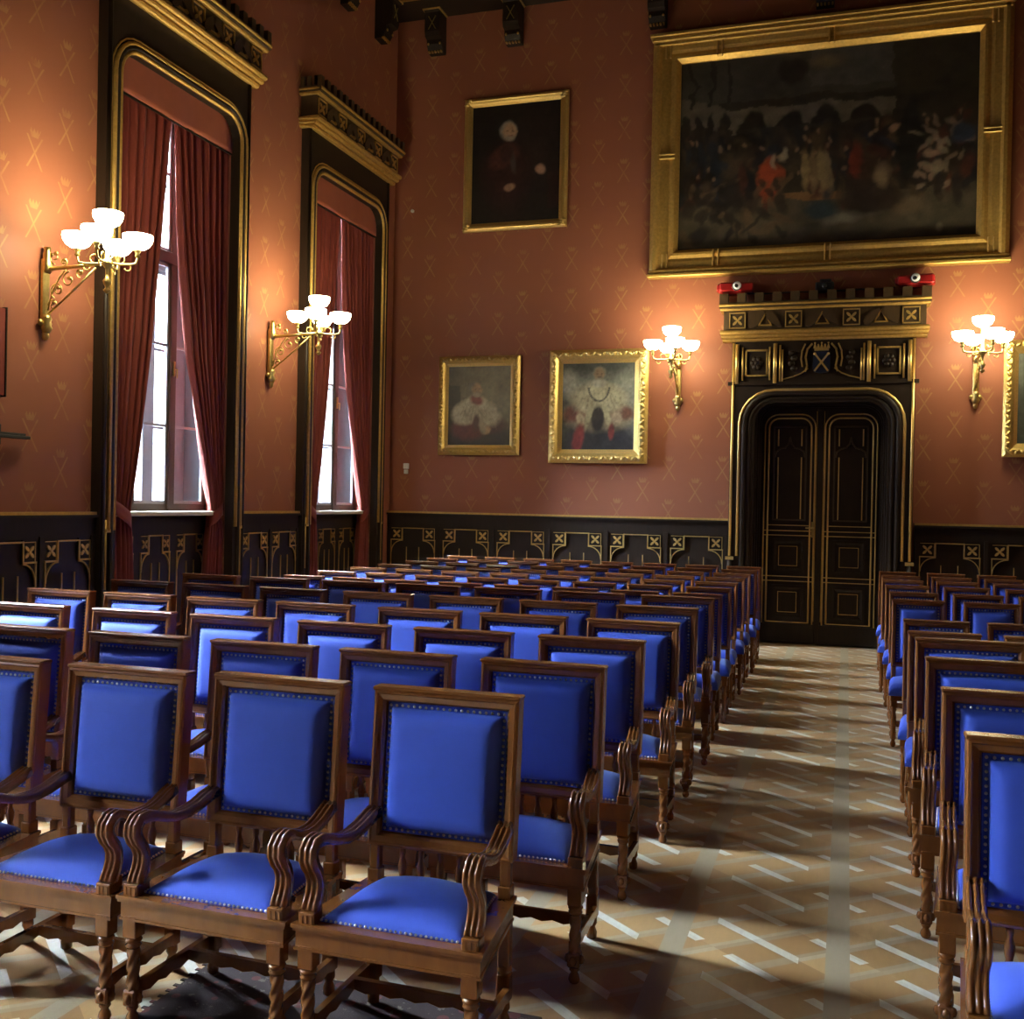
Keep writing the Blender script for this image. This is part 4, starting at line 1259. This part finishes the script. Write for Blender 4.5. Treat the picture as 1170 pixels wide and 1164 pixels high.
def picture(name, lab, x0, x1, z0, z1, border, style, painter, res, tilt=0, seed=1, sideways=0):
    W, H = x1-x0, z1-z0
    r = thing('painting', lab, 'painting', ((x0+x1)/2, YB-.03, (z0+z1)/2))
    r.rotation_euler = (tilt, 0, 0)
    f = lambda u, v, h: (u, -h, v)
    if style == 'carved':
        m = mb('carved_gilt')
        b = border
        m.frame(-W/2, W/2, -H/2, H/2, [(0, 0), (0, .035), (.012, .045), (.03, .06), (b*.55, .075), (b*.72, .05), (b*.76, .032), (b, .022), (b, 0)], f)
        fr = m.build('frame', r)
        # carved leaves all round
        m = mb('carved_gilt')
        rng = random.Random(seed)
        for (ax, az, bx, bz) in ((-1, -1, 1, -1), (1, -1, 1, 1), (1, 1, -1, 1), (-1, 1, -1, -1)):
            hw_, hh_ = W/2-b*.38, H/2-b*.38
            A = Vector((ax*hw_, az*hh_)); B = Vector((bx*hw_, bz*hh_)); L = (B-A).length; n = int(L/(b*.42))
            for i in range(n):
                p = A+(B-A)*((i+.5)/n); a = math.atan2((B-A).y, (B-A).x)+(.75 if i % 2 else -.75)
                ru, rv = b*.30, b*.14
                vs = []
                c, s_ = math.cos(a), math.sin(a)
                o = MB(); o.ell((0, 0, 0), (ru, rv, .022), 8, 5)
                m.add([(p.x+q[0]*c-q[1]*s_, -.066-q[2], p.y+q[0]*s_+q[1]*c) for q in o.v], o.f, True)
                q = p+Vector((rng.uniform(-.01, .01), rng.uniform(-.01, .01)))
                m.ell((q.x, -.075, q.y), (b*.09, .02, b*.09), 6, 4)
        m.build('carved_leaves', fr)
        m = mb('gilt'); m.frame(-W/2+b*.78, W/2-b*.78, -H/2+b*.78, H/2-b*.78, [(0, 0), (0, .036), (b*.1, .030), (b*.3, .018), (b*.3, 0)], f); m.build('slip', fr)
    elif style == 'plain':
        b = border; m = mb('gilt')
        m.frame(-W/2, W/2, -H/2, H/2, [(0, 0), (0, .04), (.02, .055), (b*.35, .065), (b*.5, .05), (b*.6, .05), (b*.8, .03), (b, .02), (b, 0)], f)
        fr = m.build('frame', r)
        m = mb('carved_gilt')
        for sx in (-1, 1):
            for sz in (-1, 1):
                for k in range(3): m.ell((sx*(W/2-b*.5+k*.02-.02), -.06, sz*(H/2-b*.5+(k-1)*.03*sx*sz)), (b*.35, .025, b*.2), 8, 5)
        for s in (-1, 1):
            for i in range(int(H/.05)): m.ell((s*(W/2-.02), -.05, -H/2+.03+i*.05), (.012, .012, .02), 6, 4)
        m.build('corner_ornament', fr)
    else:
        bt, m = border, mb('old_gilt')
        b = border
        m.frame(-W/2, W/2, -H/2, H/2, [(0, 0), (0, .10), (.05, .14), (.09, .14), (.12, .11), (.20, .10), (.24, .085), (.28, .10), (.31, .10), (b, .04), (b, 0)], f)
        # stepped crown and base mouldings
        for zz, d0, ex in ((H/2-.02, .20, .03), (H/2-.07, .17, .0), (H/2-.12, .14, -.02)):
            m.box(-W/2-ex, W/2+ex, -d0, 0, zz-.02, zz+.025, .008)
        for zz, d0, ex in ((-H/2+.02, .17, .02), (-H/2+.07, .15, .0)):
            m.box(-W/2-ex, W/2+ex, -d0, 0, zz-.022, zz+.02, .008)
        fr = m.build('frame', r)
        def band(a, b, c_, d_):
            m = mb('gilt'); m.box(a, b, -.125, -.05, c_, d_, .004); m.build('ribbon_band', fr)
        for u in (-.30, .02):
            for du in (-.032, .032):
                band(u*W+du-.009, u*W+du+.009, H/2-.33, H/2-.12); band(u*W+du-.009, u*W+du+.009, -H/2+.12, -H/2+.33)
        for s in (-1, 1):
            for dv in (-.024, .024): band(s*(W/2-.08), s*(W/2-.31), dv-.012, dv+.012)
            for du in (-.03, .03):
                band(s*(W/2-.2)+du-.01, s*(W/2-.2)+du+.01, H/2-.30, H/2-.12); band(s*(W/2-.2)+du-.01, s*(W/2-.2)+du+.01, -H/2+.12, -H/2+.30)
    cv = canvas(W-2*border+.02, H-2*border+.02, res[0], res[1], painter, seed); cv.parent = r; cv.location = (0, -.014, 0)
    m = mb('black_metal'); m.box(-W/2+.03, W/2-.03, -.004, .012, -H/2+.03, H/2-.03); m.build('backing', r)
    return r
picture('hall', 'huge dark crowd scene in a broad gilt frame above the door', -2.54, 1.75, 4.72, 7.86, .36, 'broad', p_hall, (230, 150), .0, 3)
picture('dark', 'dark portrait in a thin gilt frame, highest of the portraits', -5.18, -3.69, 5.49, 7.33, .115, 'plain', p_dark, (90, 120), 0, 4)
picture('ermine', 'small portrait of a white-caped figure in carved gilt frame near the corner', -5.49, -4.30, 2.40, 3.77, .13, 'carved', p_ermine, (90, 110), 0, 5)
picture('rector', 'larger portrait of a pale-caped figure in carved gilt frame beside wall lamp', -3.88, -2.53, 2.30, 3.82, .17, 'carved', p_rector, (90, 110), 0, 6)
picture('grey', 'grey portrait in a gilt frame right of the door, cut by picture edge', 1.73, 2.95, 2.41, 3.80, .15, 'carved', p_grey, (70, 90), 0, 8)

# ------------------------------------------------------------------ small things
m = mb('white'); m.lathe([(.025, 0), (.025, .02), (.012, .03)], 0, 0, 12, 0, axis=lambda p: (p[0]-5.97, YB-p[2], p[1]+5.86))
tag(m.build('motion_detector'), 'tiny white sensor on the red wall by the corner', 'sensor')
m = mb('white'); m.box(-6.03, -5.95, YB-.03, YB, 2.20, 2.28, .006); m.box(-6.02, -5.96, YB-.028, YB, 2.13, 2.19, .006)
s_ = m.build('light_switch'); tag(s_, 'small pale switch plate low on the red wall near the corner', 'switch')
# red panel and black shelf arm by the left edge
r = thing('notice_board', 'narrow dark red board on the wall at the left edge', 'board', (XL+.002, 6.30, 0))
m = mb('curtain'); m.box(.0, .04, -.28, .115, 2.50, 3.17, .004); m.build('panel', r)
m = mb('dark_wood'); m.box(.0, .048, .115, .125, 2.49, 3.18); m.build('edging', r)
r = thing('wall_bracket', 'black metal bracket arm on the wall at the left edge', 'bracket', (XL+.002, 6.30, 2.20))
m = mb('black_metal'); m.box(0, .03, -.1, .1, -.08, .08, .005); m.build('plate', r)
m = mb('black_metal'); m.box(.03, .09, -.20, .34, -.025, .0, .005); m.box(.04, .08, -.1, .30, .0, .018, .004); m.build('arm', r)

# ceiling beam and corbels
m = mb('dark_wood'); m.box(XL, XR, YB-.55, YB, ZC-.06, ZC+.0); m.box(XL, XR, YB-.40, YB-.0, ZC-.04, ZC)
for k in range(9): m.box(XL, XR, YB-1.6-k*1.9, YB-1.25-k*1.9, ZC-.30, ZC)
m.mat('old_gilt'); m.box(XL, XR, YB-.57, YB-.55, ZC-.06, ZC-.04)
for k in range(18): m.box(XL+.5+k*.62, XL+.9+k*.62, YB-.60, YB-.57, ZC-.05, ZC-.01)
struct(m.build('trim_20'), 'dark ceiling beam with gilt ornament above the end wall', 'ceiling beam')
def make_corbel():
    r = thing('corbel', '', 'corbel', group='dark ceiling corbels')
    m = mb('dark_wood')
    prof = [(0, 0), (.10, 0), (.14, .05), (.17, .10), (.17, .16), (.24, .18), (.26, .24), (.26, .50), (.30, .52), (.30, .58), (0, .58)]
    m.prism(prof, lambda u, v, d: (d, -u, v), -.11, .11)
    m.build('bracket', r)
    m = mb('old_gilt')
    m.box(-.13, .13, -.31, -.002, .52, .545, .004)
    for k in range(5): m.box(-.10+.044*k, -.078+.044*k, -.145, -.10, -.004, .018)
    for s in (-1, 1): m.ell((s*.085, -.178, .10), (.015, .012, .02), 6, 4)
    m.build('gilt_band', r)
    m = mb('brass'); strip(m, lambda u, v, d: (u, -.26-d, v), [(-.05, .27), (.05, .44)], .012, 0, .008); strip(m, lambda u, v, d: (u, -.26-d, v), [(.05, .27), (-.05, .44)], .012, 0, .008)
    m.build('emblem', r)
    return r
cb = make_corbel(); cbt = tree_of(cb); zc = ZC-.60
cb.location = (-5.62, YB, zc); cb['label'] = 'dark carved ceiling corbel on the end wall, first from the corner'
dup(cb, cbt, (-4.48, YB, zc), 0, 'dark carved ceiling corbel on the end wall, second from the corner')
dup(cb, cbt, (-2.50, YB, zc), 0, 'dark carved ceiling corbel above the huge painting\'s left corner')
dup(cb, cbt, (-.40, YB, zc), 0, 'dark carved ceiling corbel above the middle of the huge painting')
dup(cb, cbt, (XL, 11.95, zc), PI/2, 'dark carved ceiling corbel on window wall, second from the corner')
dup(cb, cbt, (XL, 12.95, zc), PI/2, 'dark carved ceiling corbel on window wall, next to the corner')

# rug under the front seats
m = mb('rug'); m.box(-2.24, -.95, 1.6, 3.39, .0005, .009, .004)
rg = m.build('rug'); tag(rg, 'dark patterned rug on the parquet under the front armchairs', 'rug')
m = mb('rug')
for k in range(40): m.box(-2.262, -2.24, 1.62+k*.044, 1.635+k*.044, .0005, .004)
m.build('fringe', rg)

# ------------------------------------------------------------------ light
w = bpy.data.worlds.new('World'); bpy.context.scene.world = w; w.use_nodes = True
bg = w.node_tree.nodes['Background']; bg.inputs[0].default_value = (.70, .83, 1.0, 1)
# overcast sky: dark street below, grey facades near the horizon, brightest overhead
wt = w.node_tree; tc = wt.nodes.new('ShaderNodeTexCoord'); sx = wt.nodes.new('ShaderNodeSeparateXYZ')
wt.links.new(tc.outputs['Generated'], sx.inputs[0])
rp = wt.nodes.new('ShaderNodeValToRGB'); e = rp.color_ramp.elements
e[0].position = 0.49; e[0].color = (.03, .03, .03, 1); e[1].position = 1; e[1].color = (1, 1, 1, 1)
for p_, v_ in ((.52, .08), (.62, .28), (.75, .85)):
    q_ = e.new(p_); q_.color = (v_, v_, v_, 1)
wt.links.new(math_node(wt, 'MULTIPLY_ADD', sx.outputs[2], .5, .5), rp.inputs[0])
wt.links.new(math_node(wt, 'MULTIPLY', rp.outputs[0], 660.0), bg.inputs[1])
for c in WIN:
    L = bpy.data.lights.new('window_portal', 'AREA'); L.shape = 'RECTANGLE'; L.size = 2*HW; L.size_y = 4.2
    L.cycles.is_portal = True
    o = bpy.data.objects.new('window_portal', L); C.objects.link(o); o.location = (XL-.62, c, 3.68); o.rotation_euler = (0, -PI/2, 0)
    o.rotation_euler = Matrix(((0, 0, -1), (1, 0, 0), (0, -1, 0))).to_euler()

# ------------------------------------------------------------------ camera
cam = bpy.data.cameras.new('camera'); co = bpy.data.objects.new('camera', cam); C.objects.link(co)
R = [[0.9512325476430783, 0.3078185741451972, 0.020108846701802022], [0.021296887787918346, -0.0005003252940676993, -0.999773070374047], [-0.30773866002666556, 0.9514449406486, -0.007031503336733577]]
mw = Matrix(((R[0][0], -R[1][0], -R[2][0], 0), (R[0][1], -R[1][1], -R[2][1], 0), (R[0][2], -R[1][2], -R[2][2], 1.756), (0, 0, 0, 1)))
co.matrix_world = mw
cam.sensor_fit = 'HORIZONTAL'; cam.sensor_width = 36; cam.lens = 36*1185.68/1170; cam.clip_start = .05; cam.clip_end = 200
sc = bpy.context.scene; sc.camera = co
sc.view_settings.view_transform = 'Standard'; sc.view_settings.look = 'None'; sc.view_settings.gamma = 1
sc.view_settings.use_curve_mapping = False; sc.view_settings.exposure = 0.35
cy = sc.cycles; cy.use_denoising = True; cy.max_bounces = 8; cy.diffuse_bounces = 5; cy.glossy_bounces = 4; cy.transparent_max_bounces = 12
cy.sample_clamp_indirect = 6; cy.caustics_reflective = False; cy.caustics_refractive = False
